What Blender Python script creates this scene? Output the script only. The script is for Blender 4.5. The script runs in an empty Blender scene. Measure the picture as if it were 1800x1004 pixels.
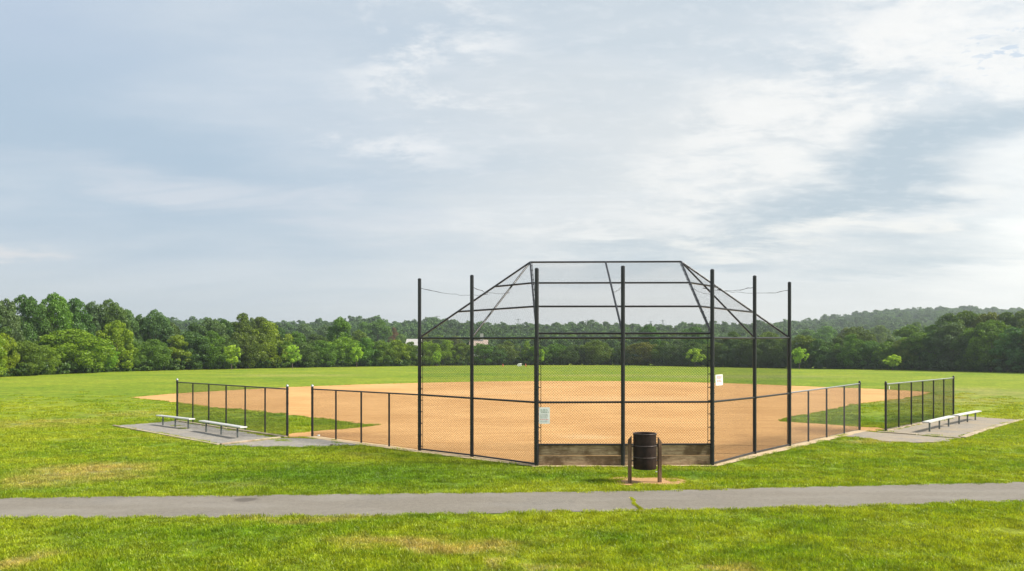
import bpy, math, random
import numpy as np
from mathutils import Vector, Matrix
from mathutils.geometry import delaunay_2d_cdt
rnd = random.Random(7)
R = math.radians
SC = bpy.context.scene
COL = SC.collection
F, CX, HY, CH = 1300.0, 900.0, 628.0, 3.1        # focal length in photo pixels, principal column, horizon row, eye height

# ------------------------------------------------------------------ terrain
GY = [-400, 35, 74, 110, 170, 260, 4000]
GZ = [0, 0, .6, .85, 1.27, 1.5, 1.5]
RX = [-3000, -600, 450, 500, 560, 620, 660, 690, 720, 760, 800, 850, 900, 1000, 1050, 1100, 1150, 1200, 1250, 1300, 1350, 1400, 1450, 1500, 1550, 1600, 1650, 1700, 1750, 1800, 1950, 2600, 4500]
RT = [560, 560, 567, 568, 568, 566, 561, 572, 568, 563, 569, 573, 575, 572, 573, 576, 576, 573, 570, 573, 571, 568, 562, 556, 550, 548, 546, 546, 547, 549, 553, 560, 560]
def sm(a, b, t):
    t = np.clip((t - a) / (b - a), 0, 1); return t * t * (3 - 2 * t)
def ridge(s):
    D = 520 + 330 * sm(1330, 1480, s)
    top = np.interp(s, RX, RT)
    return D, CH + (HY - top) * D / F - 10.5
def g_np(X, Y):
    X = np.asarray(X, float); Y = np.asarray(Y, float)
    base = np.interp(Y, GY, GZ)
    s = CX + F * X / np.maximum(Y, 1.0)
    D, hr = ridge(s)
    return base + np.where(Y > 230, np.maximum(hr - 1.5, 0) * sm(240, D, Y) * (1 - .6 * sm(D + 60, D + 500, Y)), 0)
def g(X, Y): return float(g_np(X, Y))
def P(x, y, Y): return Vector(((x - CX) * Y / F, Y, CH + (HY - y) * Y / F))
def G(x, y):
    a, b = 3.0, 255.0
    for _ in range(60):
        m = (a + b) / 2
        if (y - HY) / F * m < CH - np.interp(m, GY, GZ): a = m
        else: b = m
    return Vector(((x - CX) * a / F, a, float(np.interp(a, GY, GZ))))
def G2(pts): return [G(*p).to_2d() for p in pts]

# ------------------------------------------------------------------ objects
def tag(o, label=None, cat=None, group=None, kind=None):
    if label: o['label'] = label
    if cat: o['category'] = cat
    if group: o['group'] = group
    if kind: o['kind'] = kind
    return o
def thing(name, loc, label, cat, group=None):
    o = bpy.data.objects.new(name, None); COL.objects.link(o); o.location = loc
    o.empty_display_size = .2
    return tag(o, label, cat, group)
class MB:
    def __init__(s): s.v = []; s.f = []; s.m = []; s.mats = []
    def add(s, vs, fs, mi=0):
        n = len(s.v); s.v += [tuple(v) for v in vs]; s.f += [tuple(i + n for i in f) for f in fs]; s.m += [mi] * len(fs)
    def tube(s, a, b, r, n=10, r2=None, cap=True):
        a, b = Vector(a), Vector(b); d = (b - a).normalized(); r2 = r if r2 is None else r2
        u = d.orthogonal().normalized(); w = d.cross(u)
        vs = []
        for c, rr in ((a, r), (b, r2)):
            for i in range(n):
                t = 2 * math.pi * i / n; vs.append(c + (u * math.cos(t) + w * math.sin(t)) * rr)
        fs = [(i, (i + 1) % n, n + (i + 1) % n, n + i) for i in range(n)]
        if cap: fs += [tuple(range(n - 1, -1, -1)), tuple(range(n, 2 * n))]
        s.add(vs, fs)
    def path(s, pts, radii, n=8):
        pts = [Vector(p) for p in pts]; vs = []
        for k, p in enumerate(pts):
            d = (pts[min(k + 1, len(pts) - 1)] - pts[max(k - 1, 0)]).normalized()
            u = d.cross(Vector((.31, .95, .05))).normalized(); w = d.cross(u)
            for i in range(n):
                t = 2 * math.pi * i / n; vs.append(p + (u * math.cos(t) + w * math.sin(t)) * radii[k])
        fs = [(k * n + i, k * n + (i + 1) % n, (k + 1) * n + (i + 1) % n, (k + 1) * n + i) for k in range(len(pts) - 1) for i in range(n)]
        fs += [tuple(range(n - 1, -1, -1)), tuple(range((len(pts) - 1) * n, len(pts) * n))]
        s.add(vs, fs)
    def box(s, a, b, width, height, z0=0.0, mi=0):     # beam from a to b (3-D, bottom centre line)
        a, b = Vector(a), Vector(b); d = (b - a); d.z = 0; d.normalize(); n = Vector((-d.y, d.x, 0)) * width / 2
        vs = []
        for z in (z0, z0 + height):
            for p, q in ((a, -1), (b, -1), (b, 1), (a, 1)): vs.append(p + n * q + Vector((0, 0, z)))
        s.add(vs, [(3, 2, 1, 0), (4, 5, 6, 7), (0, 1, 5, 4), (1, 2, 6, 5), (2, 3, 7, 6), (3, 0, 4, 7)], mi)
    def lathe(s, prof, c, n=40):
        vs = []
        for r, z in prof:
            for i in range(n):
                t = 2 * math.pi * i / n; vs.append((c[0] + r * math.cos(t), c[1] + r * math.sin(t), c[2] + z))
        s.add(vs, [(k * n + i, k * n + (i + 1) % n, (k + 1) * n + (i + 1) % n, (k + 1) * n + i) for k in range(len(prof) - 1) for i in range(n)])
    def build(s, name, mat, parent=None, smooth=False, bevel=0):
        me = bpy.data.meshes.new(name); me.from_pydata(s.v, [], s.f)
        mats = mat if isinstance(mat, (list, tuple)) else [mat]
        for m in mats: me.materials.append(m)
        me.polygons.foreach_set('material_index', s.m)
        if smooth:
            me.polygons.foreach_set('use_smooth', [True] * len(me.polygons))
            try: me.set_sharp_from_angle(angle=R(40))
            except Exception: pass
        o = bpy.data.objects.new(name, me); COL.objects.link(o)
        if parent:
            o.parent = parent
            o.matrix_parent_inverse = Matrix.Translation(-parent.location)
        if bevel:
            md = o.modifiers.new('bevel', 'BEVEL'); md.width = bevel; md.segments = 2; md.limit_method = 'ANGLE'
        return o

# ------------------------------------------------------------------ materials
class NT:
    def __init__(s, nt): s.nt = nt
    def n(s, t, _o=0, **kw):
        nd = s.nt.nodes.new(t)
        for k, v in kw.items():
            if k[0] == 'i' and k[1:].isdigit(): s.put(nd.inputs[int(k[1:])], v)
            elif k in nd.inputs and not hasattr(nd, k): s.put(nd.inputs[k], v)
            elif k.startswith('in_'): s.put(nd.inputs[k[3:].replace('_', ' ')], v)
            else: setattr(nd, k, v)
        return nd
    def put(s, sock, v):
        if isinstance(v, bpy.types.NodeSocket): s.nt.links.new(v, sock)
        elif isinstance(v, bpy.types.Node): s.nt.links.new(v.outputs[0], sock)
        else: sock.default_value = v
    def m(s, op, a, b=0.0, c=None, clamp=False):
        nd = s.n('ShaderNodeMath', operation=op, use_clamp=clamp); s.put(nd.inputs[0], a); s.put(nd.inputs[1], b)
        if c is not None: s.put(nd.inputs[2], c)
        return nd.outputs[0]
    def vm(s, op, a, b=(0, 0, 0)):
        nd = s.n('ShaderNodeVectorMath', operation=op); s.put(nd.inputs[0], a)
        if op == 'SCALE': s.put(nd.inputs['Scale'], b)
        else: s.put(nd.inputs[1], b)
        return nd.outputs['Value'] if op in ('DOT_PRODUCT', 'LENGTH') else nd.outputs[0]
    def noise(s, vec, scale, detail=4, rough=.55, dist=0):
        nd = s.n('ShaderNodeTexNoise'); s.put(nd.inputs['Vector'], vec); nd.inputs['Scale'].default_value = scale
        nd.inputs['Detail'].default_value = detail; nd.inputs['Roughness'].default_value = rough; nd.inputs['Distortion'].default_value = dist
        return nd.outputs[0]
    def mr(s, v, a, b, c=0., d=1., smooth=True):
        nd = s.n('ShaderNodeMapRange', interpolation_type='SMOOTHSTEP' if smooth else 'LINEAR', clamp=True)
        s.put(nd.inputs[0], v)
        for i, q in enumerate((a, b, c, d)): s.put(nd.inputs[i + 1], q)
        return nd.outputs[0]
    def mix(s, f, a, b, bt='MIX'):
        nd = s.n('ShaderNodeMix', data_type='RGBA', blend_type=bt, clamp_factor=True)
        s.put(nd.inputs[0], f)
        for i, q in ((6, a), (7, b)): s.put(nd.inputs[i], (*q, 1) if isinstance(q, tuple) and len(q) == 3 else q)
        return nd.outputs[2]
    def ellipse(s, pos, warp, c, rx, ry, soft=.5):
        q = s.vm('MULTIPLY', s.vm('SUBTRACT', s.vm('ADD', pos, warp), (c[0], c[1], 0)), (1 / rx, 1 / ry, 0))
        return s.mr(s.vm('LENGTH', q), 1 - soft, 1 + soft * .4, 1, 0)
def mat(name):
    m = bpy.data.materials.new(name); m.use_nodes = True; nt = m.node_tree
    t = NT(nt); b = nt.nodes['Principled BSDF']
    return m, t, b
def simple(name, col, rough=.6, metal=0, var=.15, scale=6., bump=0., spec=.5):
    m, t, b = mat(name)
    pos = t.n('ShaderNodeNewGeometry').outputs['Position']
    n = t.noise(pos, scale, 5)
    c = t.mix(t.mr(n, .3, .7), tuple(x * (1 - var) for x in col), tuple(min(1, x * (1 + var)) for x in col))
    t.put(b.inputs['Base Color'], c); b.inputs['Roughness'].default_value = rough; b.inputs['Metallic'].default_value = metal
    b.inputs['Specular IOR Level'].default_value = spec
    if bump:
        bp = t.n('ShaderNodeBump'); bp.inputs['Strength'].default_value = .6; bp.inputs['Distance'].default_value = bump
        t.put(bp.inputs['Height'], t.noise(pos, scale * 6, 6)); t.put(b.inputs['Normal'], bp)
    return m

# lawn colour, shared by the soil sheet and the blades
def lawn_group():
    ng = bpy.data.node_groups.new('lawn_colour', 'ShaderNodeTree')
    ng.interface.new_socket('Color', in_out='OUTPUT', socket_type='NodeSocketColor')
    ng.interface.new_socket('Dry', in_out='OUTPUT', socket_type='NodeSocketFloat')
    t = NT(ng); out = ng.nodes.new('NodeGroupOutput')
    pos = t.vm('MULTIPLY', t.n('ShaderNodeNewGeometry').outputs['Position'], (1, 1, 0))
    wn = t.n('ShaderNodeTexNoise'); t.put(wn.inputs['Vector'], pos); wn.inputs['Scale'].default_value = .7; wn.inputs['Detail'].default_value = 5
    warp = t.vm('SCALE', t.vm('SUBTRACT', wn.outputs['Color'], (.5, .5, .5)), 2.6)
    big = t.noise(t.vm('MULTIPLY', pos, (.6, 1, 1)), .085, 4, .6)
    mid = t.noise(t.vm('MULTIPLY', pos, (.55, 1, 1)), .55, 6, .65)
    fine = t.noise(pos, 5.5, 5, .7)
    far = t.mr(t.n('ShaderNodeSeparateXYZ', i0=pos).outputs[1], 32., 60.)
    v = t.m('ADD', t.m('MULTIPLY', big, .55), t.m('MULTIPLY', mid, .55))
    v = t.m('ADD', v, t.m('MULTIPLY', t.m('SUBTRACT', fine, .5), .35))
    v = t.m('ADD', v, t.m('MULTIPLY', far, .0))
    c = t.mix(t.mr(v, .38, .68), LUSH, PALE)
    dry = t.mr(v, .66, .84, 0, .6)
    for (x, y, hw, hh, k) in DRY:
        p = G(x, y); rx = hw * p.y / F; ry = max(G(x, y - hh).y - p.y, .25)
        e = t.ellipse(pos, warp, p, rx, ry, .75)
        e = t.m('MULTIPLY', e, t.mr(mid, .34, .62, .35 * k, k))
        dry = t.m('MAXIMUM', dry, e)
    dry = t.m('MULTIPLY', dry, t.mr(fine, .25, .65, .55, 1))
    c = t.mix(dry, c, STRAW)
    for (x, y, hw, hh, k) in RICH:
        p = G(x, y); rx = hw * p.y / F; ry = max(G(x, y - hh).y - p.y, .25)
        c = t.mix(t.m('MULTIPLY', t.ellipse(pos, warp, p, rx, ry, .8), k), c, RICH_AND_SHADE_C)
    t.put(out.inputs[0], c); t.put(out.inputs[1], dry)
    clump = t.m('MULTIPLY', t.mr(t.noise(pos, 2.2, 7, .75), .32, .68, .66, 1.3), t.mr(t.noise(pos, 9, 4, .7), .3, .7, .78, 1.18))
    cc = t.n('ShaderNodeCombineColor', i0=clump, i1=clump, i2=clump)
    t.put(out.inputs[0], t.mix(1.0, c, cc.outputs[0], 'MULTIPLY'))
    return ng
LUSH, PALE, STRAW, RICH_AND_SHADE_C = (.118, .212, .007), (.255, .305, .019), (.37, .30, .14), (.075, .17, .007)
DRY = [(150, 832, 130, 22, .95), (40, 850, 60, 12, .8), (420, 852, 70, 8, .5), (60, 745, 120, 10, .55), (230, 728, 80, 6, .5), (760, 962, 190, 14, .85), (30, 985, 60, 18, .8),
       (560, 915, 160, 3, .6), (1560, 700, 240, 12, .5), (1750, 690, 120, 12, .5), (640, 800, 60, 4, .4), (1540, 777, 90, 4, .7), (1290, 662, 230, 3, .5), (1060, 660, 150, 2, .4),
       (980, 1000, 60, 8, .8), (1280, 1003, 90, 6, .9), (880, 990, 40, 6, .6), (520, 660, 150, 2.5, .4), (350, 770, 100, 6, .3), (1330, 800, 40, 3, .4)]
RICH = [(620, 835, 330, 26, .8), (980, 838, 140, 12, .7), (1210, 835, 110, 10, .6), (400, 745, 120, 9, .55), (1600, 735, 90, 10, .5), (1500, 735, 70, 8, .45), (1080, 950, 90, 12, .6), (200, 950, 200, 25, .35), (320, 990, 60, 16, .3)]  # lush patches, plus shade painted on the grass behind the backstop base
LAWN = lawn_group()
def lawn_mat():
    m, t, b = mat('lawn')
    gr = t.n('ShaderNodeGroup', node_tree=LAWN)
    pos = t.n('ShaderNodeNewGeometry').outputs['Position']
    f = t.noise(pos, 14, 6, .75); f2 = t.noise(pos, 60, 3, .7)
    f3 = t.noise(t.vm('MULTIPLY', pos, (1, .45, 1)), 2.6, 6, .75)
    k = t.m('MULTIPLY', t.mr(f, .3, .7, .62, 1.22), t.m('MULTIPLY', t.mr(f2, .3, .7, .75, 1.15), t.mr(f3, .3, .7, .8, 1.15)))
    cmb = t.n('ShaderNodeCombineColor', i0=k, i1=k, i2=k)
    t.put(b.inputs['Base Color'], t.mix(1.0, gr.outputs[0], cmb.outputs[0], 'MULTIPLY'))
    b.inputs['Roughness'].default_value = .9; b.inputs['Specular IOR Level'].default_value = .15
    bp = t.n('ShaderNodeBump'); bp.inputs['Strength'].default_value = .8; bp.inputs['Distance'].default_value = .05
    t.put(bp.inputs['Height'], t.m('ADD', f, t.m('MULTIPLY', f2, .4))); t.put(b.inputs['Normal'], bp)
    return m
def leafy(name, rand=.35, transl=.4, lawn=False, col=None):
    m, t, b = mat(name); nt = m.node_tree; nt.nodes.remove(b); out = nt.nodes['Material Output']
    oi = t.n('ShaderNodeObjectInfo')
    if lawn:
        c = t.n('ShaderNodeGroup', node_tree=LAWN).outputs[0]
        c = t.mix(1.0, c, (1.5, 1.4, 1.0), 'MULTIPLY')
    elif col: c = t.mix(oi.outputs['Random'], tuple(x * .72 for x in col), tuple(x * 1.3 for x in col))
    else: c = oi.outputs['Color']
    at = t.n('ShaderNodeAttribute', attribute_name='v')
    k = t.mr(at.outputs['Fac'], 0, 1, 1 - rand, 1 + rand, False)
    hs = t.n('ShaderNodeHueSaturation', in_Color=c)
    t.put(hs.inputs['Hue'], t.mr(at.outputs['Fac'], 0, 1, .512, .49, False)); t.put(hs.inputs['Value'], k)
    d = t.n('ShaderNodeBsdfDiffuse', in_Color=hs.outputs[0])
    tr = t.n('ShaderNodeBsdfTranslucent', in_Color=t.mix(1.0, hs.outputs[0], (1.15, 1.1, .55), 'MULTIPLY'))
    mx = t.n('ShaderNodeMixShader', i0=transl, i1=d.outputs[0], i2=tr.outputs[0])
    gl = t.n('ShaderNodeBsdfGlossy', in_Roughness=.45, in_Color=(.9, .95, .9, 1))
    mx2 = t.n('ShaderNodeMixShader', i0=.02, i1=mx.outputs[0], i2=gl.outputs[0])
    t.put(out.inputs[0], mx2.outputs[0])
    return m
def dirt_mat():
    m, t, b = mat('infield_clay')
    pos = t.vm('MULTIPLY', t.n('ShaderNodeNewGeometry').outputs['Position'], (1, 1, 0))
    wn = t.n('ShaderNodeTexNoise'); t.put(wn.inputs['Vector'], pos); wn.inputs['Scale'].default_value = .8; wn.inputs['Detail'].default_value = 5
    warp = t.vm('SCALE', t.vm('SUBTRACT', wn.outputs['Color'], (.5, .5, .5)), 1.6)
    a = t.noise(pos, .12, 5, .6); bb = t.noise(t.vm('MULTIPLY', pos, (.35, 1.6, 1)), .9, 6, .65); f = t.noise(pos, 18, 6, .75); f2 = t.noise(pos, 75, 2, .6)
    v = t.m('ADD', t.m('MULTIPLY', a, .5), t.m('MULTIPLY', bb, .5))
    c = t.mix(t.mr(v, .36, .64), (.43, .235, .088), (.57, .335, .138))
    c = t.mix(t.mr(f, .5, .78, 0, .5), c, (.34, .18, .07))
    c = t.mix(t.mr(f2, .56, .7, 0, .4), c, (.62, .45, .26))
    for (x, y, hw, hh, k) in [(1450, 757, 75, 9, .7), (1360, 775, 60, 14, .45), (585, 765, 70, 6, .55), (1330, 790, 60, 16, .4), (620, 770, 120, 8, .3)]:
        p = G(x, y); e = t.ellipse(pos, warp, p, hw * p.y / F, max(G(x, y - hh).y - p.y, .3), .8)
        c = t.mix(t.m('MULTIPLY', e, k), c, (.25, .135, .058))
    for (x, y, hw, hh, k) in [(1030, 768, 55, 5, .6), (1100, 700, 200, 5, .35), (850, 690, 160, 4, .3)]:
        p = G(x, y); e = t.ellipse(pos, warp, p, hw * p.y / F, max(G(x, y - hh).y - p.y, .3), .8)
        c = t.mix(t.m('MULTIPLY', e, k), c, (.60, .40, .20))
    t.put(b.inputs['Base Color'], c); c = t.mix(t.mr(t.noise(t.vm('MULTIPLY', pos, (.25, 2.2, 1)), 2.4, 7, .75), .54, .70, 0, .45), c, (.30, .16, .062)); c = t.mix(t.mr(t.noise(pos, 4.5, 8, .8), .55, .64, 0, .6), c, (.62, .40, .20)); c = t.mix(t.mr(t.noise(pos, 6.5, 8, .85), .56, .66, 0, .55), c, (.30, .155, .06)); t.put(b.inputs['Base Color'], c)
    b.inputs['Roughness'].default_value = .95; b.inputs['Specular IOR Level'].default_value = .1
    bp = t.n('ShaderNodeBump'); bp.inputs['Strength'].default_value = .6; bp.inputs['Distance'].default_value = .03
    t.put(bp.inputs['Height'], t.m('ADD', f, t.m('MULTIPLY', t.noise(pos, 5.5, 6, .7), 2.))); t.put(b.inputs['Normal'], bp)
    return m
def gravel_mat(name, c1, c2, c3, dirty=0.):
    m, t, b = mat(name)
    pos = t.n('ShaderNodeNewGeometry').outputs['Position']
    vo = t.n('ShaderNodeTexVoronoi', in_Scale=38.); t.put(vo.inputs['Vector'], pos)
    f = t.noise(pos, 25, 6, .75); a = t.noise(pos, .9, 5, .6)
    c = t.mix(t.mr(f, .38, .62), c1, c2)
    c = t.mix(t.mr(t.noise(pos, 5, 7, .8), .42, .62, 0, .55), c, tuple(x * 1.15 for x in c2)); c = t.mix(t.mr(t.noise(pos, 3.2, 7, .8), .52, .66, 0, .5), c, c1)
    c = t.mix(t.mr(vo.outputs['Distance'], .1, .5, .35, 0), c, c3)
    c = t.mix(t.mr(a, .45 - dirty, .8 - dirty, 0, .7), c, tuple(x * y for x, y in zip(c2, (1.12, 1.0, .8))))
    t.put(b.inputs['Base Color'], c); b.inputs['Roughness'].default_value = .9; b.inputs['Specular IOR Level'].default_value = .2
    bp = t.n('ShaderNodeBump'); bp.inputs['Strength'].default_value = .7; bp.inputs['Distance'].default_value = .012
    t.put(bp.inputs['Height'], f); t.put(b.inputs['Normal'], bp)
    return m
def asphalt_mat():
    m, t, b = mat('asphalt')
    pos = t.vm('MULTIPLY', t.n('ShaderNodeNewGeometry').outputs['Position'], (1, 1, 0))
    wn = t.n('ShaderNodeTexNoise'); t.put(wn.inputs['Vector'], pos); wn.inputs['Scale'].default_value = 3.; wn.inputs['Detail'].default_value = 4
    warp = t.vm('SCALE', t.vm('SUBTRACT', wn.outputs['Color'], (.5, .5, .5)), .5)
    f = t.noise(pos, 55, 5, .8); a = t.noise(t.vm('MULTIPLY', pos, (.4, 1.4, 1)), .8, 6, .6); sp = t.noise(pos, 140, 2)
    c = t.mix(t.mr(f, .3, .7), (.105, .093, .075), (.20, .178, .146))
    c = t.mix(t.mr(a, .4, .7, 0, .55), c, (.235, .22, .195))
    c = t.mix(t.mr(t.noise(pos, .5, 5, .6), .5, .68, 0, .5), c, (.13, .122, .11))
    c = t.mix(t.mr(sp, .6, .72, 0, .6), c, (.42, .40, .38))
    c = t.mix(t.mr(t.noise(pos, 9, 6, .8), .4, .62, 0, .45), c, (.235, .21, .175)); c = t.mix(t.mr(t.noise(pos, 5, 6, .8), .54, .66, 0, .5), c, (.11, .098, .082))
    p = G(432, 879); e = t.ellipse(pos, warp, p, 24 * p.y / F, .22, .5)
    c = t.mix(t.m('MULTIPLY', e, .65), c, (.06, .05, .042))
    t.put(b.inputs['Base Color'], c); b.inputs['Roughness'].default_value = .85; b.inputs['Specular IOR Level'].default_value = .3
    bp = t.n('ShaderNodeBump'); bp.inputs['Strength'].default_value = .7; bp.inputs['Distance'].default_value = .008
    t.put(bp.inputs['Height'], f); t.put(b.inputs['Normal'], bp)
    return m
def wood_mat(name, c1, c2, dark, axis=0, scale=1.):
    m, t, b = mat(name)
    pos = t.n('ShaderNodeTexCoord').outputs['Object']
    st = (.7, 9., 9.) if axis == 0 else (9., 9., .7)
    oi = t.n('ShaderNodeObjectInfo')
    off = t.n('ShaderNodeCombineXYZ', i0=t.m('MULTIPLY', oi.outputs['Random'], 40.), i1=t.m('MULTIPLY', oi.outputs['Random'], 17.), i2=0.)
    q = t.vm('MULTIPLY', t.vm('ADD', pos, off), tuple(x * scale for x in st))
    gn = t.noise(q, 2.2, 8, .7, 1.2); bl = t.noise(t.vm('ADD', pos, off), 1.6, 5, .6); fg = t.noise(q, 9, 4, .7)
    c = t.mix(t.mr(gn, .32, .66), c1, c2)
    c = t.mix(t.mr(bl, .44, .64, 0, .85), c, dark)
    c = t.mix(t.mr(fg, .5, .68, 0, .75), c, dark)
    if axis == 0:
        vo = t.n('ShaderNodeTexVoronoi', in_Scale=2.1); t.put(vo.inputs['Vector'], t.vm('MULTIPLY', t.vm('ADD', pos, off), (.6, 0, 1.3)))
        c = t.mix(t.mr(vo.outputs['Distance'], .05, .17, 1, 0), c, tuple(x * .3 for x in dark))
    t.put(b.inputs['Base Color'], c); b.inputs['Roughness'].default_value = .85; b.inputs['Specular IOR Level'].default_value = .2
    bp = t.n('ShaderNodeBump'); bp.inputs['Strength'].default_value = .5; bp.inputs['Distance'].default_value = .01
    t.put(bp.inputs['Height'], gn); t.put(b.inputs['Normal'], bp)
    return m
M = dict(
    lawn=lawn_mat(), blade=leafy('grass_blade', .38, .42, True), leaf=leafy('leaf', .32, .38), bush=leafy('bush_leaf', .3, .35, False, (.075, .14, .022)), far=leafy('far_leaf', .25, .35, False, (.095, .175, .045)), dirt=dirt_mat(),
    gravel=gravel_mat('gravel', (.13, .123, .113), (.29, .273, .245), (.06, .06, .06)),
    gravel2=gravel_mat('worn_gravel', (.15, .14, .128), (.29, .262, .22), (.09, .085, .08), .12),
    asphalt=asphalt_mat(), earth=gravel_mat('bare_earth', (.31, .175, .075), (.45, .28, .135), (.18, .10, .045)), sand=gravel_mat('sandy_strip', (.36, .27, .16), (.52, .41, .27), (.28, .2, .12)),
    black=simple('black_coated_steel', (.012, .013, .016), .38, 0, .3, 8), wire=simple('black_coated_wire', (.010, .011, .013), .45, 0, .1, 3),
    worn=simple('worn_black_rail', (.03, .031, .034), .28, .35, .4, 5), galv_and_glint=simple('galvanised_steel_and_glint', (.42, .43, .45), .35, .9, .15, 8),  # rail version of black: slightly greyer, smoother and part metallic
    alu=simple('brushed_aluminium', (.60, .60, .58), .5, .25, .08, 3), leg=simple('painted_bench_leg', (.13, .15, .145), .5, .4, .2, 5),
    timber=wood_mat('edging_timber', (.36, .29, .2), (.50, .42, .31), (.25, .19, .13)),
    board=wood_mat('weathered_board', (.30, .20, .12), (.56, .42, .275), (.13, .08, .045)),
    post=wood_mat('brown_timber', (.13, .08, .05), (.24, .155, .10), (.08, .048, .03), 2),
    drum=simple('brown_drum_paint', (.022, .012, .009), .62, 0, .45, 7, .002, .22), hoop=simple('worn_hoop', (.075, .055, .05), .42, .2, .35, 20),
    white=simple('sign_face', (.93, .92, .90), .5, 0, .05, 9), ink=simple('grey_ink', (.5, .53, .53), .7), green_ink=simple('green_ink', (.48, .54, .48), .7), red=simple('red_ink', (.75, .3, .28), .7), blue=simple('blue_ink', (.33, .4, .58), .7),
    bark=simple('bark', (.11, .085, .065), .9, 0, .35, 5, .02), pale_wall=simple('pale_house_wall', (.36, .36, .35), .8), roof=simple('pale_roof', (.36, .35, .34), .8), brick=simple('brick_red_gable', (.38, .30, .25), .8), glass=simple('dark_pane', (.05, .06, .07), .15),
    pylon=simple('pylon_steel', (.3, .31, .32), .5, .6), orange=simple('orange_plastic', (.55, .14, .05), .5), litter=simple('white_litter', (.8, .8, .8), .6))

# ------------------------------------------------------------------ ground sheets
def axis(lo, hi, step, far, k=1.35):
    a = list(np.arange(lo, hi + .01, step)); s = step; v = hi
    while v < far: s *= k; v += s; a.append(v)
    return a
def ground():
    xs = axis(0, 130, 2.5, 1650, 1.12); xs = [-x for x in xs[:0:-1]] + xs
    ys = [-200, -80, -30] + axis(-10, 140, 2.5, 1600, 1.06)
    X, Y = np.meshgrid(xs, ys); Z = g_np(X, Y)
    n = len(xs); v = np.stack([X.ravel(), Y.ravel(), Z.ravel()], 1)
    f = [(j * n + i, j * n + i + 1, (j + 1) * n + i + 1, (j + 1) * n + i) for j in range(len(ys) - 1) for i in range(n - 1)]
    b = MB(); b.v = v.tolist(); b.f = f; b.m = [0] * len(f)
    tag(b.build('ground', M['lawn'], None, True), kind='structure')
ground()
def in_poly(X, Y, poly):
    ins = np.zeros(X.shape, bool); n = len(poly)
    for i in range(n):
        x1, y1 = poly[i]; x2, y2 = poly[(i + 1) % n]
        c = ((y1 > Y) != (y2 > Y)) & (X < (x2 - x1) * (Y - y1) / (y2 - y1 + 1e-12) + x1); ins ^= c
    return ins
def sheet(name, poly, mtl, lift, step=1.5, jag=.05, seg=.4, kind='structure'):
    r = random.Random(hash(name) % 999 if False else len(name) * 7 + len(poly)); out = []
    for i in range(len(poly)):
        a, b = Vector(poly[i]), Vector(poly[(i + 1) % len(poly)]); L = (b - a).length; k = max(1, int(L / seg))
        nrm = Vector((-(b - a).y, (b - a).x)).normalized() if L > 0 else Vector((0, 0))
        for j in range(k):
            p = a.lerp(b, j / k)
            if j: p = p + nrm * r.gauss(0, jag)
            out.append(p)
    P2 = np.array([tuple(p) for p in out]); lo, hi = P2.min(0), P2.max(0)
    gx, gy = np.meshgrid(np.arange(lo[0], hi[0], step) + .013, np.arange(lo[1], hi[1], step) + .017)
    ins = in_poly(gx.ravel(), gy.ravel(), P2.tolist())
    inner = [Vector((x, y)) for x, y in zip(gx.ravel()[ins], gy.ravel()[ins])]
    n = len(out)
    V, E, Fc, *_ = delaunay_2d_cdt(out + inner, [], [list(range(n))], 1, 1e-5)
    b = MB(); b.v = [(v.x, v.y, g(v.x, v.y) + lift) for v in V]
    for f in Fc:
        a = sum(V[f[i]].x * V[f[(i + 1) % len(f)]].y - V[f[(i + 1) % len(f)]].x * V[f[i]].y for i in range(len(f)))
        b.f.append(tuple(f) if a > 0 else tuple(reversed(f)))
    b.m = [0] * len(b.f)
    o = b.build(name, mtl, None, True)
    if kind: tag(o, kind=kind)
    return o, P2.tolist()
POLYS = []
FENCE = [(549, 768), (737, 793), (829, 804), (943, 820), (1253, 819), (1327, 799), (1388, 785), (1511, 757)]
DIRT = [(229, 699), (300, 692.5), (400, 686.5), (505, 681), (620, 676.5), (735, 673.3), (850, 671), (950, 670), (1095, 670.3), (1180, 671.5), (1250, 673), (1320, 675.5), (1390, 678.3), (1460, 681), (1520, 683.3), (1590, 686.5), (1641, 690),
        (1623, 695), (1583, 702), (1557, 705), (1529, 708), (1511, 710), (1483, 716), (1455, 722), (1427, 727.5), (1392, 733), (1367, 740), (1403, 743), (1450, 746), (1492, 749), (1543, 752), (1556, 754), (1550, 760), (1520, 759)]
DIRT += FENCE[::-1] + [(505, 770), (497, 766), (507, 763), (552, 758.5), (600, 755), (632, 752), (664, 748), (633, 745), (597, 741), (555, 735), (530, 732), (480, 727), (465, 725), (431, 721), (399, 719), (367, 716), (339, 712), (311, 708), (277, 704)]
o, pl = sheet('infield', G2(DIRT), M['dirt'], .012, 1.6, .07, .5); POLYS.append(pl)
far_e = [(-700, 891), (-300, 882), (0, 875.5), (300, 872), (600, 869), (900, 866), (1100, 863.5), (1300, 859), (1500, 854.5), (1800, 847.5), (2200, 838), (2600, 829)]
near_e = [(-700, 926), (-300, 918), (0, 912), (300, 911), (600, 908.5), (900, 902.5), (1100, 899), (1300, 896), (1500, 891), (1800, 882), (2200, 870), (2600, 858)]
o, pl = sheet('path', G2(far_e + near_e[::-1]), M['asphalt'], .008, .8, .018, .3); POLYS.append(pl)
PADL = [(200, 749), (311, 740), (489, 770), (385, 783)]
PADR = [(1552, 760), (1640, 740.5), (1680, 731.5), (1795, 738), (1730, 757), (1690, 771)]
o, pl = sheet('dugout_pad', G2(PADL), M['gravel'], .016, .8, .03, .4); POLYS.append(pl)
o, pl = sheet('dugout_pad', G2(PADR), M['gravel2'], .016, .8, .03, .4); POLYS.append(pl)
o, pl = sheet('gravel_path', G2([(385, 784), (489, 771.5), (549, 770.5), (600, 776), (645, 782), (600, 784), (560, 786.5), (480, 786.5), (425, 785)]), M['gravel'], .02, .6, .07, .3); POLYS.append(pl)
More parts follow.
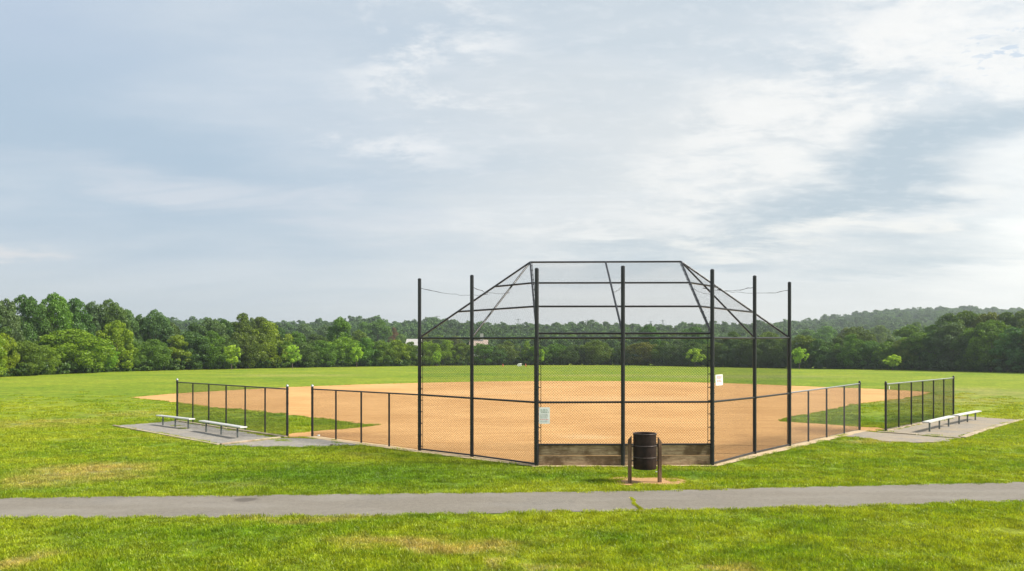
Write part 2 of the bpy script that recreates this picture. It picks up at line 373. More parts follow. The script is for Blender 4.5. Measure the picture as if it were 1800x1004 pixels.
o, pl = sheet('gravel_path', G2([(1511, 758.5), (1545, 761), (1690, 772), (1650, 778.5), (1600, 779), (1550, 777), (1510, 769), (1470, 768)]), M['gravel2'], .02, .6, .08, .3); POLYS.append(pl)
fl = [G(*p).to_2d() for p in FENCE]
outer = []
for i, p in enumerate(fl):
    a = fl[max(i - 1, 0)]; b = fl[min(i + 1, len(fl) - 1)]; d = (b - a).normalized()
    outer.append(p + Vector((d.y, -d.x)) * (.2 if i in (3, 4) else .36))
inner = []
for i, p in enumerate(fl):
    a = fl[max(i - 1, 0)]; b = fl[min(i + 1, len(fl) - 1)]; d = (b - a).normalized(); inner.append(p - Vector((d.y, -d.x)) * .12)
o, pl = sheet('mow_strip', outer + inner[::-1], M['sand'], .024, .5, .025, .25); POLYS.append(pl)
bc = G(1134, 846.5)
ell = [Vector((bc.x + .95 * math.cos(t) * (1 + .1 * math.sin(3 * t + 1)), bc.y + .72 * math.sin(t) * (1 + .12 * math.cos(2 * t)))) for t in np.linspace(0, 2 * math.pi, 28, endpoint=False)]
o, pl = sheet('bare_earth', ell, M['earth'], .012, .3, .085, .1); POLYS.append(pl)

# timber edging round the pads: one thing per pad, each beam a part
def edging(lines, label):
    e = thing('timber_edging', G(*lines[0][0]), label, 'edging', 'timber edging round the dugout pads')
    for a, b, w in lines:
        m_ = MB(); A, B = G(*a), G(*b); d = (B - A).normalized(); m_.box((0, 0, 0), ((B - A).length, 0, 0), w, .11 + .04 * rnd.random(), -.06)
        o = m_.build('beam', M['timber'], None, bevel=.012); o.parent = e; o.location = A - e.location; o.rotation_euler = (0, 0, math.atan2(d.y, d.x))
edging([((200, 749.5), (300, 768), .13), ((302, 768.3), (384, 783.3), .13), ((388, 783.2), (492, 771), .12), ((311, 740.5), (400, 754.5), .15), ((402, 754.8), (503, 770), .15)], 'pale timber beams edging the grey gravel pad under the left benches')
edging([((1543, 760.5), (1612, 765.5), .16), ((1614, 765.6), (1688, 771.5), .14), ((1692, 771), (1730, 757), .2), ((1731, 756.6), (1795, 738), .2), ((1556, 758.5), (1618, 744.8), .2), ((1619, 744.5), (1682, 731), .2)], 'pale timber beams edging the gravel pad under the right benches')

# ------------------------------------------------------------------ chain link
def clip(poly, p, d):
    t0, t1 = -1e9, 1e9; n = len(poly)
    area = sum(poly[i].x * poly[(i + 1) % n].y - poly[(i + 1) % n].x * poly[i].y for i in range(n)); sg = 1 if area > 0 else -1
    for i in range(n):
        a, b = poly[i], poly[(i + 1) % n]; e = (b - a) * sg; nv = Vector((-e.y, e.x))
        den = nv.dot(d); num = nv.dot(p - a)
        if abs(den) < 1e-9:
            if num < 0: return None
        elif den > 0: t0 = max(t0, -num / den)
        else: t1 = min(t1, -num / den)
    return (t0, t1) if t1 - t0 > .01 else None
def link(mb, corners, r=.0031, pitch=.054):
    c = [Vector(p) for p in corners]; o = c[0]; e1 = (c[1] - c[0]).normalized()
    nr = e1.cross(c[-1] - c[0]).normalized(); e2 = nr.cross(e1)
    poly = [Vector(((p - o).dot(e1), (p - o).dot(e2))) for p in c]
    for s in (1, -1):
        d = Vector((1, s)).normalized(); nv = Vector((-d.y, d.x)); pr = [p.dot(nv) for p in poly]
        k = math.ceil(min(pr) / pitch)
        while k * pitch < max(pr):
            q = clip(poly, nv * (k * pitch), d); k += 1
            if not q: continue
            w = [o + e1 * pp.x + e2 * pp.y + nr * (s * .0022) for pp in (nv * ((k - 1) * pitch) + d * q[0], nv * ((k - 1) * pitch) + d * q[1])]
            mb.tube(w[0], w[1], r, 3, cap=False)
def up(p, z): return Vector((p.x, p.y, z))
def knot(mb, p, r): mb.tube(p + Vector((0, 0, -.022)), p + Vector((0, 0, .022)), r, 12)

# backstop
bp = [G(*p) for p in [(737.5, 793), (829.5, 804), (943.5, 820), (1095, 820), (1252, 819), (1326.5, 799), (1387.8, 785)]]
ptop = [491, 485, 473, 469, 475, 486, 497]
rtop = [594.5, 594.5, 594, 594, 594, 594.5, 594]
rmid = [694, 700, 707.5, 707, 706.5, 699, 691.5]
BS = thing('backstop', bp[3], 'tall black chain-link backstop with overhanging hood behind home plate', 'backstop')
zt = [P(0, y, p.y).z for y, p in zip(rtop, bp)]; zm = [P(0, y, p.y).z for y, p in zip(rmid, bp)]; zp = [P(0, y, p.y).z for y, p in zip(ptop, bp)]
PR = .058
for i, p in enumerate(bp):
    m_ = MB(); m_.tube(p + Vector((0, 0, -.1)), up(p, zp[i]), PR, 16); m_.tube(up(p, zp[i]), up(p, zp[i] + .03), PR + .006, 16, PR * .6)
    for zz in (zt[i], zm[i]): knot(m_, up(p, zz), PR + .012)
    m_.build('post', M['black'], BS, True)
Lap, Rap = P(932, 461, 25.4), P(1197, 460, 25.4)
apm = (Lap + Rap) / 2
def rail(a, b, r=.03, nm='rail', mt='black', par=BS):
    m_ = MB(); m_.tube(a, b, r, 10); return m_.build(nm, M[mt], par, True)
for i in range(6):
    d = (bp[i + 1] - bp[i]); d.z = 0; d.normalize(); a, b = bp[i] + d * PR, bp[i + 1] - d * PR
    rail(up(a, zt[i]), up(b, zt[i + 1]), .031, mt='worn' if i > 2 else 'black')
    rail(up(a, zm[i]), up(b, zm[i + 1]), .03, mt='black')
    zb = .62 if i in (2, 3) else .07
    rail(up(a, a.z + zb), up(b, b.z + zb), .027, 'bottom_rail', 'worn' if i > 3 else 'black')
    nv = Vector((-d.y, d.x, 0)) * .034
    m_ = MB(); link(m_, [up(a, a.z + zb - .03) + nv, up(b, b.z + zb - .03) + nv, up(b, zt[i + 1]) + nv, up(a, zt[i]) + nv]); m_.build('mesh_panel', M['wire'], BS)
# tension bars and bands either side of the two corner posts and on the end posts
for i, sides in ((2, (-1, 1)), (4, (-1, 1)), (0, (1,)), (6, (-1,))):
    for s in sides:
        d = bp[i + s] - bp[i]; d.z = 0; d.normalize(); q = bp[i] + d * (PR + .06) + Vector((-d.y, d.x, 0)) * .03 * s
        m_ = MB(); z0 = .62 if (i, s) in ((2, 1), (4, -1)) else .06
        m_.tube(up(q, z0), up(q, zt[i]), .010, 6)
        z = z0 + .1
        while z < zt[i]:
            m_.tube(up(bp[i], z), up(q, z) + d * .01, .012, 6); knot(m_, up(bp[i], z), PR + .006); z += .38
        m_.build('tension_bar', M['black'], BS)
# hood
cl, cr, cm = up(bp[2], zt[2] + .13), up(bp[4], zt[4] + .13), up(bp[3], zt[3] + .13)
f_l, f_r, s_l, s_r = up(bp[0], zt[0] + .02), up(bp[6], zt[6] + .02), up(bp[1], zt[1] + .03), up(bp[5], zt[5] + .03)
rail(Lap, Rap, .032); rail(cl + Vector((PR, .06, 0)), cr + Vector((-PR, .06, 0)), .03)
for t in (1 / 3, 2 / 3):
    rail(cl.lerp(Lap, t), cr.lerp(Rap, t), .03)
    rail(cl.lerp(Lap, t), f_l.lerp(Lap, t), .03, mt='worn'); rail(cr.lerp(Rap, t), f_r.lerp(Rap, t), .03, mt='worn')
for a, b, r in ((cl, Lap, .03), (cr, Rap, .03), (cm, apm, .032), (f_l, Lap, .032), (f_r, Rap, .032), (s_l, Lap, .03), (s_r, Rap, .03)):
    rail(a + Vector((0, .05, 0)), b, r, 'hood_arm', 'worn' if a in (f_l, f_r, s_l, s_r) else 'black')
for a, b in ((cl, Lap), (cr, Rap)):
    m_ = MB(); sd = Vector((.055 if a is cl else -.055, 0, .0)); m_.tube(a + sd, b + sd, .011, 6)
    k = 0.04
    while k < 1:
        q = a.lerp(b, k); m_.tube(q - sd * .6, q + sd * 1.3, .014, 6); k += .075
    m_.build('tension_bar', M['black'], BS)
dz = Vector((0, -.02, .034))
for tri in ([cl, cr, Rap, Lap], [f_l, cl, Lap], [cr, f_r, Rap]):
    m_ = MB(); link(m_, [p + dz for p in tri], .0013, .058); m_.build('hood_mesh', M['wire'], BS)
def wire(a, b, sag=.1, coil=True):
    m_ = MB(); pts = []; r = random.Random(int(a.x * 10))
    for k in range(15):
        t = k / 14; q = Vector(a).lerp(Vector(b), t); q.z -= sag * 4 * t * (1 - t); q += Vector((r.gauss(0, .01), 0, r.gauss(0, .012))) if 0 < k < 14 else Vector()
        pts.append(q)
    m_.path(pts, [.0055] * 15, 5)
    if coil: m_.path(pts[:6], [.011, .008, .012, .007, .01, .005], 5)
    m_.tube(pts[-1], pts[-1] + (Vector(b) - Vector(a)).normalized() * .18 + Vector((0, 0, .04)), .012, 5)
    m_.build('guy_wire', M['wire'], BS)
wire(up(bp[0], zp[0] - .28), f_l.lerp(Lap, .56)); wire(up(bp[1], zp[1] - .33), s_l.lerp(Lap, .56))
wire(up(bp[6], zp[6] - .27), f_r.lerp(Rap, .62)); wire(up(bp[5], zp[5] - .33), s_r.lerp(Rap, .62))
wire(up(bp[3], zp[3] - .55), cm.lerp(apm, .52), .03, False); wire(up(bp[4], zp[4] - .7), cr.lerp(Rap, .58), .03, False)
# kick boards on the field side of the posts
for a, b in ((bp[2], bp[3]), (bp[3], bp[4])):
    L = (b - a).length - .02
    for z0, h in ((.0, .285), (.292, .29)):
        m_ = MB(); m_.box((0, 0, 0), (L, 0, 0), .05, h, 0)
        for bx in (.09, L - .09):
            for bz in (.08, h - .08): m_.tube((bx, -.036, bz), (bx, -.02, bz), .012, 8)
        o = m_.build('kick_board', M['board'], None, bevel=.008); o.parent = BS; o.location = Vector((a.x + .01, a.y + PR + .032, z0 + rnd.uniform(0, .006))) - BS.location
        o.rotation_euler = (0, rnd.uniform(-.002, .002), math.atan2(b.y - a.y, b.x - a.x))

# low fences
def fence(base, top_y0, top_y1, label, ends, rail_mt, group='low black chain-link fences', light=False):
    pts = [G(*p) for p in base]; th = thing('chain_link_fence', pts[0], label, 'fence', group); n = len(pts)
    z0 = P(0, top_y0, pts[0].y).z; z1 = P(0, top_y1, pts[-1].y).z
    d = pts[-1] - pts[0]; L = Vector((d.x, d.y)).length
    zt_ = [z0 + (z1 - z0) * Vector((p.x - pts[0].x, p.y - pts[0].y)).length / L for p in pts]
    d.z = 0; d.normalize(); nv = Vector((-d.y, d.x, 0)) * .03
    for i, p in enumerate(pts):
        end = i in (0, n - 1)
        if end and not ends[0 if i == 0 else 1]: continue
        m_ = MB(); r = .045 if end else .032; zz = zt_[i] + (.09 if end else -.02)
        m_.tube(p + Vector((0, 0, -.1)), up(p, zz), r, 12)
        if end: m_.tube(up(p, zz), up(p, zz + .03), r + .006, 12, r * .6); knot(m_, up(p, zt_[i]), r + .01)
        if end and i == 0:
            z = p.z + .12
            while z < zt_[i]: knot(m_, up(p, z), r + .006); z += .4
        m_.build('post', M['black'], th, True)
        if end and light: c_ = MB(); c_.lathe([(r + .008, -.03), (r + .008, .02), (r * .7, .05), (.001, .062)], up(p, zz + .03), 12); c_.build('post_cap', M['galv_and_glint'], th, True)
    m_ = MB(); m_.tube(up(pts[0], zt_[0]), up(pts[-1], zt_[-1]), .026, 10); m_.build('top_rail', M[rail_mt], th, True)
    m_ = MB(); m_.tube(up(pts[0], pts[0].z + .07), up(pts[-1], pts[-1].z + .07), .004, 5); m_.build('tension_wire', M['wire'], th)
    for i in range(n - 1):
        a, b = pts[i] + nv, pts[i + 1] + nv
        m_ = MB(); link(m_, [up(a, a.z + .05), up(b, b.z + .05), up(b, zt_[i + 1]), up(a, zt_[i])]); m_.build('mesh_panel', M['wire'], th)
    return th
def shift(p, dx): return (p[0] + dx, p[1])
e0 = bp[0]; e6 = bp[6]
fence([(549, 768), (590.5, 773.5), (635, 779.3), (684, 785.8), (736, 792.8)], 684, 694, 'low black chain-link fence joining the left end of the backstop', (1, 0), 'black', light=True)
fence([(1511, 757), (1484, 763), (1453, 770), (1421, 777.3), (1389, 784.7)], 674.5, 690.5, 'low black chain-link fence with shiny top rail joining the backstop right end', (1, 0), 'galv_and_glint')  # sun glint on the black top rail put in as bright steel
fence([(505, 769), (466, 763.5), (431, 758), (397.5, 752.5), (367, 748), (339, 743.5), (311.5, 739)], 684, 671.8, 'black chain-link dugout fence behind the two left benches', (1, 1), 'black', light=True)
fence([(1557, 759), (1580, 754), (1602, 749.2), (1622, 744.6), (1641, 740.3), (1659, 736), (1676, 732)], 675.5, 664.5, 'black chain-link dugout fence with shiny top rail by the right benches', (1, 1), 'galv_and_glint')  # bright steel on this black top rail paints in the sun glint

# benches
def bench(l0, l1, x0, x1, label):
    A, B = G(*l0), G(*l1); d = (B - A); L = Vector((d.x, d.y)).length; u = d / L; u.z = 0
    def ext(x):                                     # where the line of legs meets photo column x
        k = (x - CX) / F; return (k * A.y - A.x) / (u.x - k * u.y)
    s0, s1 = ext(x0), ext(x1)
    if s0 > s1: s0, s1 = s1, s0
    s0 = max(s0, -.7) + .13; s1 = min(s1, L + .7) - .13
    th = thing('bench', A, label, 'bench', 'aluminium benches on the dugout pads')
    rot = math.atan2(u.y, u.x)
    def put(m_, nm, mt, bev=0):
        o = m_.build(nm, M[mt], None, bevel=bev); o.parent = th; o.rotation_euler = (0, 0, rot); return o
    m_ = MB(); m_.box((s0, 0, 0), (s1, 0, 0), .27, .045, .42)
    for yy in (-.09, -.03, .03, .09): m_.box((s0 + .004, yy, 0), (s1 - .004, yy, 0), .008, .005, .4635)
    put(m_, 'seat', 'alu', .008)
    m_ = MB(); m_.box((s0 - .006, 0, 0), (s0 + .01, 0, 0), .276, .05, .418); put(m_, 'end_cap', 'alu', .006)
    m_ = MB(); m_.box((s1 - .01, 0, 0), (s1 + .006, 0, 0), .276, .05, .418); put(m_, 'end_cap', 'alu', .006)
    for s in (0, L / 2, L):
        m_ = MB(); m_.tube((s, 0, -.1), (s, 0, .405), .034, 12); m_.box((s - .03, 0, 0), (s + .03, 0, 0), .22, .018, .403); put(m_, 'leg', 'leg')
bench((286.5, 748.3), (331, 754.2), 277, 340, 'aluminium bench at the far left of the left gravel pad')
bench((362.5, 760), (417.5, 770), 353, 431, 'aluminium bench nearer the camera on the left gravel pad')
bench((1634, 759.5), (1667.5, 750.5), 1623.5, 1677, 'aluminium bench nearer the camera on the right gravel pad')
bench((1686, 746), (1714.5, 739), 1677, 1722.5, 'aluminium bench at the far right, beyond the right dugout fence')

# litter drum between two timber posts
b0, b1 = G(1107, 849.5), G(1159.5, 848.5); dc = (b0 + b1) / 2
TB = thing('trash_barrel', up(dc, 0), 'dark brown steel drum bin hung between two timber posts by the path', 'trash barrel')
for p, hz, sl in ((b0, 1.17, 1), (b1, 1.13, -1)):
    w = .043; vs = [(-w, -w, -.1), (w, -w, -.1), (w, w, -.1), (-w, w, -.1)]
    tl = hz - .11 if sl > 0 else hz; tr_ = hz if sl > 0 else hz - .11
    vs += [(-w, -w, tl), (w, -w, tr_), (w, w, tr_), (-w, w, tl)]
    m_ = MB(); m_.add(vs, [(3, 2, 1, 0), (4, 5, 6, 7), (0, 1, 5, 4), (1, 2, 6, 5), (2, 3, 7, 6), (3, 0, 4, 7)])
    o = m_.build('post', M['post'], None, bevel=.008); o.parent = TB; o.location = Vector((p.x, p.y, 0)) - TB.location; o.rotation_euler = (0, 0, rnd.uniform(-.1, .1))
dr, zb, zh = .282, .355, .87; c0 = up(dc, zb)
m_ = MB(); n_ = []
prof = [(.001, .03), (dr * .93, .03), (dr * .985, .0), (dr, .012), (dr, .3), (dr, zh), (dr - .012, zh), (dr - .012, .05), (.001, .05)]
m_.lathe(prof, c0, 48); DR = m_.build('drum', M['drum'], TB, True)
for zz, rr in ((.29, .011), (.575, .011), (zh - .004, .012)):
    m_ = MB(); N = 48; vs = []
    for i in range(N):
        t = 2 * math.pi * i / N
        for j in range(8):
            q = 2 * math.pi * j / 8; rad = dr + rr * math.cos(q); vs.append((c0.x + rad * math.cos(t), c0.y + rad * math.sin(t), c0.z + zz + rr * math.sin(q)))
    m_.add(vs, [(i * 8 + j, ((i + 1) % N) * 8 + j, ((i + 1) % N) * 8 + (j + 1) % 8, i * 8 + (j + 1) % 8) for i in range(N) for j in range(8)])
    o = m_.build('hoop', M['hoop'], None, True); o.parent = DR
for p, s in ((b0, 1), (b1, -1)):
    for zz in (.55, .9):
        m_ = MB(); m_.tube((p.x + s * .05, p.y, zz + .0), (dc.x - s * (dr - .005), dc.y, zz), .016, 8); m_.build('bracket', M['hoop'], TB, True)

# signs
def sign(name, x0, y0, x1, y1, Y, rows, label, yaw=0., tilt=0.):
    a, b = P(x0, y1, Y), P(x1, y0, Y); w, h = b.x - a.x, b.z - a.z
    th = thing(name, (a + b) / 2, label, 'sign')
    m_ = MB(); m_.box((-w / 2, 0, 0), (w / 2, 0, 0), .004, h, -h / 2); p_ = m_.build('panel', M['white'], None); p_.parent = th
    r = random.Random(len(label))
    for key, v0, v1, nrow, fill in rows:
        m_ = MB()
        for k in range(nrow):
            vc = v0 + (v1 - v0) * (k + .5) / nrow; hh = (v1 - v0) / nrow * fill * h
            u = .1 + r.uniform(0, .08) * (nrow > 1); end = .9 - r.uniform(0, .12)
            while u < end:
                L = min(r.uniform(.08, .22), end - u)
                if L > .03: m_.box(((u - .5) * w, -.004, 0), ((u + L - .5) * w, -.004, 0), .002, hh, h / 2 - vc * h - hh / 2)
                u += L + .05
        o = m_.build('lettering', M[key], None); o.parent = th
    for su in (-.42, .42):
        for sv in (-.46, .46):
            m_ = MB(); m_.tube((su * w, -.008, sv * h), (su * w, .05, sv * h), .006, 6); o = m_.build('tie', M['galv_and_glint'], None); o.parent = th
    th.rotation_euler = (0, tilt, yaw)
sign('notice_sign', 947.5, 716, 966.5, 745, bp[2].y - .02, [('green_ink', .08, .34, 3, .5), ('ink', .40, .68, 5, .36), ('red', .71, .78, 1, .45), ('ink', .81, .9, 2, .35)], 'white notice with grey and green print on the centre mesh beside the corner post')
d5 = (bp[5] - bp[4])
sign('notice_sign', 1255.5, 658.5, 1273, 677.5, bp[4].y + .16, [('red', .1, .42, 3, .6), ('red', .46, .72, 2, .6), ('blue', .76, .9, 2, .4)], 'white notice with red lettering on the right backstop wing', math.atan2(d5.y, d5.x) * .6, -.04)
sign('notice_sign', 1560.5, 678.5, 1566, 684.5, G(1557, 759).y + .3, [('blue', .2, .75, 3, .5)], 'small blank-looking white plate on the near corner of the right dugout fence', .95)

# ------------------------------------------------------------------ small things
def lump(name, at, size, mt, label, cat, seed):
    r = random.Random(seed); th = MB(); N = 10; vs = []
    for j in range(6):
        ph = math.pi * j / 5
        for i in range(N):
            t = 2 * math.pi * i / N; q = 1 + r.uniform(-.3, .3); vs.append((at.x + size * q * math.sin(ph) * math.cos(t), at.y + size * q * math.sin(ph) * math.sin(t), at.z + .02 + size * .45 * (1 - math.cos(ph) * q)))
    th.add(vs, [(j * N + i, j * N + (i + 1) % N, (j + 1) * N + (i + 1) % N, (j + 1) * N + i) for j in range(5) for i in range(N)])
    tag(th.build(name, M[mt], None), label, cat)
lump('crumpled_paper', G(560, 767.5), .055, 'litter', 'crumpled white paper on the dirt by the left infield fence end', 'litter', 3)
lump('crumpled_paper', G(1154, 832), .03, 'litter', 'scrap of white paper on the grass beside the trash barrel', 'litter', 5)
lump('stone', G(583, 784.5), .06, 'bark', 'small dark stone at the edge of the left gravel patch', 'stone', 8)
# equipment left at the far edge of the outfield
q = G(913, 644); m_ = MB()
ob = thing('equipment_box', q, 'small white box on the grass at the far outfield edge', 'box')
m_ = MB(); m_.box(q + Vector((-.45, 0, 0)), q + Vector((.45, 0, 0)), .5, .5, 0); m_.build('body', M['litter'], ob, bevel=.02)
m_ = MB(); m_.box(q + Vector((-.2, 0, 0)), q + Vector((.5, .1, 0)), .54, .12, .505); m_.build('lid', M['white'], ob, bevel=.02)
for x, lab in ((884, 'small orange cone on the outfield edge left of the white box'), (924, 'small orange cone on the outfield edge right of the white box')):
    q = G(x, 644); t_ = thing('traffic_cone', q, lab, 'cone', 'cones on the outfield edge')
    m_ = MB(); m_.box(q + Vector((-.2, 0, 0)), q + Vector((.2, 0, 0)), .4, .03, .01); m_.build('base', M['orange'], t_)
    m_ = MB(); m_.lathe([(.16, .04), (.1, .3), (.035, .55), (.0, .56)], q, 14); m_.build('body', M['orange'], t_, True)
# crack across the path
def at_path(t): return G(1107 + 20 * t + 2 * math.sin(9 * t), 875 + 24 * t)
m_ = MB(); pts = [at_path(k / 12) for k in range(13)]; vs = []
for k, p in enumerate(pts):
    w = .018 + .012 * math.sin(k * 2.1) + .012; vs += [(p.x - w, p.y, .0125), (p.x + w, p.y, .0125)]
m_.add(vs, [(2 * k, 2 * k + 1, 2 * k + 3, 2 * k + 2) for k in range(12)]); tag(m_.build('path_crack', M['sand']), kind='structure')

# ------------------------------------------------------------------ grass
def np_mesh(name, V, Fq, mtl, attr=None):
    me = bpy.data.meshes.new(name); k = Fq.shape[1]
    me.vertices.add(len(V)); me.vertices.foreach_set('co', V.astype(np.float32).ravel())
    me.loops.add(Fq.size); me.loops.foreach_set('vertex_index', Fq.astype(np.int32).ravel())
    me.polygons.add(len(Fq)); me.polygons.foreach_set('loop_start', np.arange(0, Fq.size, k, dtype=np.int32))
    me.update(calc_edges=True)
    if attr is not None:
        a = me.attributes.new('v', 'FLOAT', 'POINT'); a.data.foreach_set('value', attr.astype(np.float32))
    me.materials.append(mtl); me.validate(); return me
def tuft(seed, n=130, rad=.24, h=.06):
    r = np.random.RandomState(seed); V = []; Q = []; A = []
    for k in range(n):
        q = rad * math.sqrt(r.rand()); t = r.rand() * 6.283; x, y = q * math.cos(t), q * math.sin(t)
        hh = h * (.45 + .8 * r.rand() ** 1.3) * (1 - .35 * q / rad); w = .0035 + .0035 * r.rand(); az = r.rand() * 6.283; lean = hh * (.2 + .9 * r.rand()); ld = r.rand() * 6.283
        dx, dy = w * math.cos(az), w * math.sin(az); lx, ly = lean * math.cos(ld), lean * math.sin(ld); b = len(V)
        V += [(x - dx, y - dy, -.01), (x + dx, y + dy, -.01), (x + dx * .8 + lx * .4, y + dy * .8 + ly * .4, hh * .6), (x - dx * .8 + lx * .4, y - dy * .8 + ly * .4, hh * .6), (x + lx + dx * .15, y + ly + dy * .15, hh), (x + lx - dx * .15, y + ly - dy * .15, hh)]
        Q += [(b, b + 1, b + 2, b + 3), (b + 3, b + 2, b + 4, b + 5)]; A += [r.rand()] * 6
    return np_mesh('grass_tuft', np.array(V), np.array(Q), M['blade'], np.array(A))
def library(name, meshes):
    c = bpy.data.collections.new(name)
    for i, me in enumerate(meshes):
        o = bpy.data.objects.new('%s_%02d' % (name, i), me); c.objects.link(o)
    return c
def scatter(name, pts, rots, scl, idx, coll, mtl):
    me = bpy.data.meshes.new(name); me.vertices.add(len(pts)); me.vertices.foreach_set('co', np.asarray(pts, np.float32).ravel())
    for nm, ty, arr, key in (('rot', 'FLOAT_VECTOR', rots, 'vector'), ('scl', 'FLOAT_VECTOR', scl, 'vector'), ('idx', 'INT', idx, 'value')):
        a = me.attributes.new(nm, ty, 'POINT'); a.data.foreach_set(key, np.asarray(arr, np.int32 if ty == 'INT' else np.float32).ravel())
    o = bpy.data.objects.new(name, me); COL.objects.link(o)
    ng = bpy.data.node_groups.new(name, 'GeometryNodeTree')
    ng.interface.new_socket('Geometry', in_out='INPUT', socket_type='NodeSocketGeometry'); ng.interface.new_socket('Geometry', in_out='OUTPUT', socket_type='NodeSocketGeometry')
    N = ng.nodes; gi, go = N.new('NodeGroupInput'), N.new('NodeGroupOutput'); ip = N.new('GeometryNodeInstanceOnPoints'); ci = N.new('GeometryNodeCollectionInfo')
    ci.inputs['Collection'].default_value = coll; ci.inputs['Separate Children'].default_value = True; ci.inputs['Reset Children'].default_value = True
    ip.inputs['Pick Instance'].default_value = True; l = ng.links.new
    l(gi.outputs[0], ip.inputs['Points']); l(ci.outputs[0], ip.inputs['Instance']); l(ip.outputs[0], go.inputs[0])
    for nm, ty, sock in (('rot', 'FLOAT_VECTOR', 'Rotation'), ('scl', 'FLOAT_VECTOR', 'Scale'), ('idx', 'INT', 'Instance Index')):
        na = N.new('GeometryNodeInputNamedAttribute'); na.data_type = ty; na.inputs[0].default_value = nm; l(na.outputs[0], ip.inputs[sock])
    md = o.modifiers.new('scatter', 'NODES'); md.node_group = ng
    return tag(o, kind='stuff')
nr = np.random.RandomState(11)
GP, GS = [], []
for y0, y1, dens, s in ((9.2, 13, 30, .95), (13, 17, 26, 1.), (17, 24, 17, 1.1), (24, 36, 9, 1.3), (36, 60, 2.6, 1.9)):
    W = .84 * y1; n = int(2 * W * (y1 - y0) * dens); X = nr.uniform(-W, W, n); Y = nr.uniform(y0, y1, n)
    k = np.abs(X) < .82 * Y + 1.5; X, Y = X[k], Y[k]
    bad = nr.rand(len(X)) < sm(34, 60, Y) ** .7
    for pl in POLYS:
        ins = in_poly(X, Y, pl); bad |= ins
    X, Y = X[~bad], Y[~bad]
    hmod = .75 + .5 * (np.sin(X * 1.7 + Y * .9) * np.sin(Y * 2.3 - X * .6) * .5 + .5) * nr.uniform(.55, 1.35, len(X)) * np.where(nr.rand(len(X)) < .05, 1.6, 1.)
    GP.append(np.stack([X, Y, g_np(X, Y)], 1)); GS.append(np.stack([np.full(len(X), s), np.full(len(X), s), s ** .5 * hmod], 1))
# fringe of longer tufts along the sheet edges and sparse weeds in gravel and crack
E = []
for pl in POLYS:
    for i in range(len(pl)):
        a, b = np.array(pl[i]), np.array(pl[(i + 1) % len(pl)]); L = np.hypot(*(b - a)); m0 = (a + b) / 2
        if m0[1] > 75 or abs(m0[0]) > .85 * m0[1] + 2: continue
        for _ in range(max(1, int(L * 7))):
            q = a + (b - a) * nr.rand() + nr.normal(0, .07, 2); E.append(q)
E = np.array(E); ins = np.zeros(len(E), bool)
for pl in POLYS: ins |= in_poly(E[:, 0], E[:, 1], pl)
E = E[~ins | (nr.rand(len(E)) < .0)]
GP.append(np.stack([E[:, 0], E[:, 1], g_np(E[:, 0], E[:, 1])], 1)); GS.append(np.stack([np.full(len(E), .7), np.full(len(E), .7), nr.uniform(.7, 1.4, len(E))], 1))
W_ = []
for (x, y, hw, hh, n) in ((500, 775, 18, 2.0, 40), (541, 771, 9, 1.6, 16), (585, 775, 6, 1., 5), (594, 779, 6, 1.2, 8), (1478, 767, 18, 3, 34), (1487, 765, 8, 1.5, 8), (310, 749, 14, 1, 8), (322, 754, 12, 1, 10), (1090, 845, 10, 2.5, 10), (1182, 846, 10, 2.5, 10), (1134, 853, 30, 1.6, 16), (1134, 840, 24, 1.2, 10), (410, 757, 10, .8, 5)):
    for _ in range(n):
        p = G(x + nr.normal(0, .5) * hw, y + nr.normal(0, .5) * hh); W_.append(tuple(p))
for k in range(90):
    p = at_path(nr.rand() ** .8); W_.append((p.x + nr.normal(0, .015), p.y, .0))
W_ = np.array(W_); GP.append(W_); GS.append(np.stack([np.full(len(W_), .5)] * 2 + [nr.uniform(.5, 1.0, len(W_))], 1)); GS[-1][-90:, :2] = .13
GP = np.concatenate(GP); GS = np.concatenate(GS); n = len(GP)
rot = np.stack([nr.normal(0, .06, n), nr.normal(0, .06, n), nr.uniform(0, 6.28, n)], 1)
scatter('grass', GP, rot, GS, nr.randint(0, 5, n), library('grass_tuft', [tuft(s) for s in range(5)]), M['blade'])

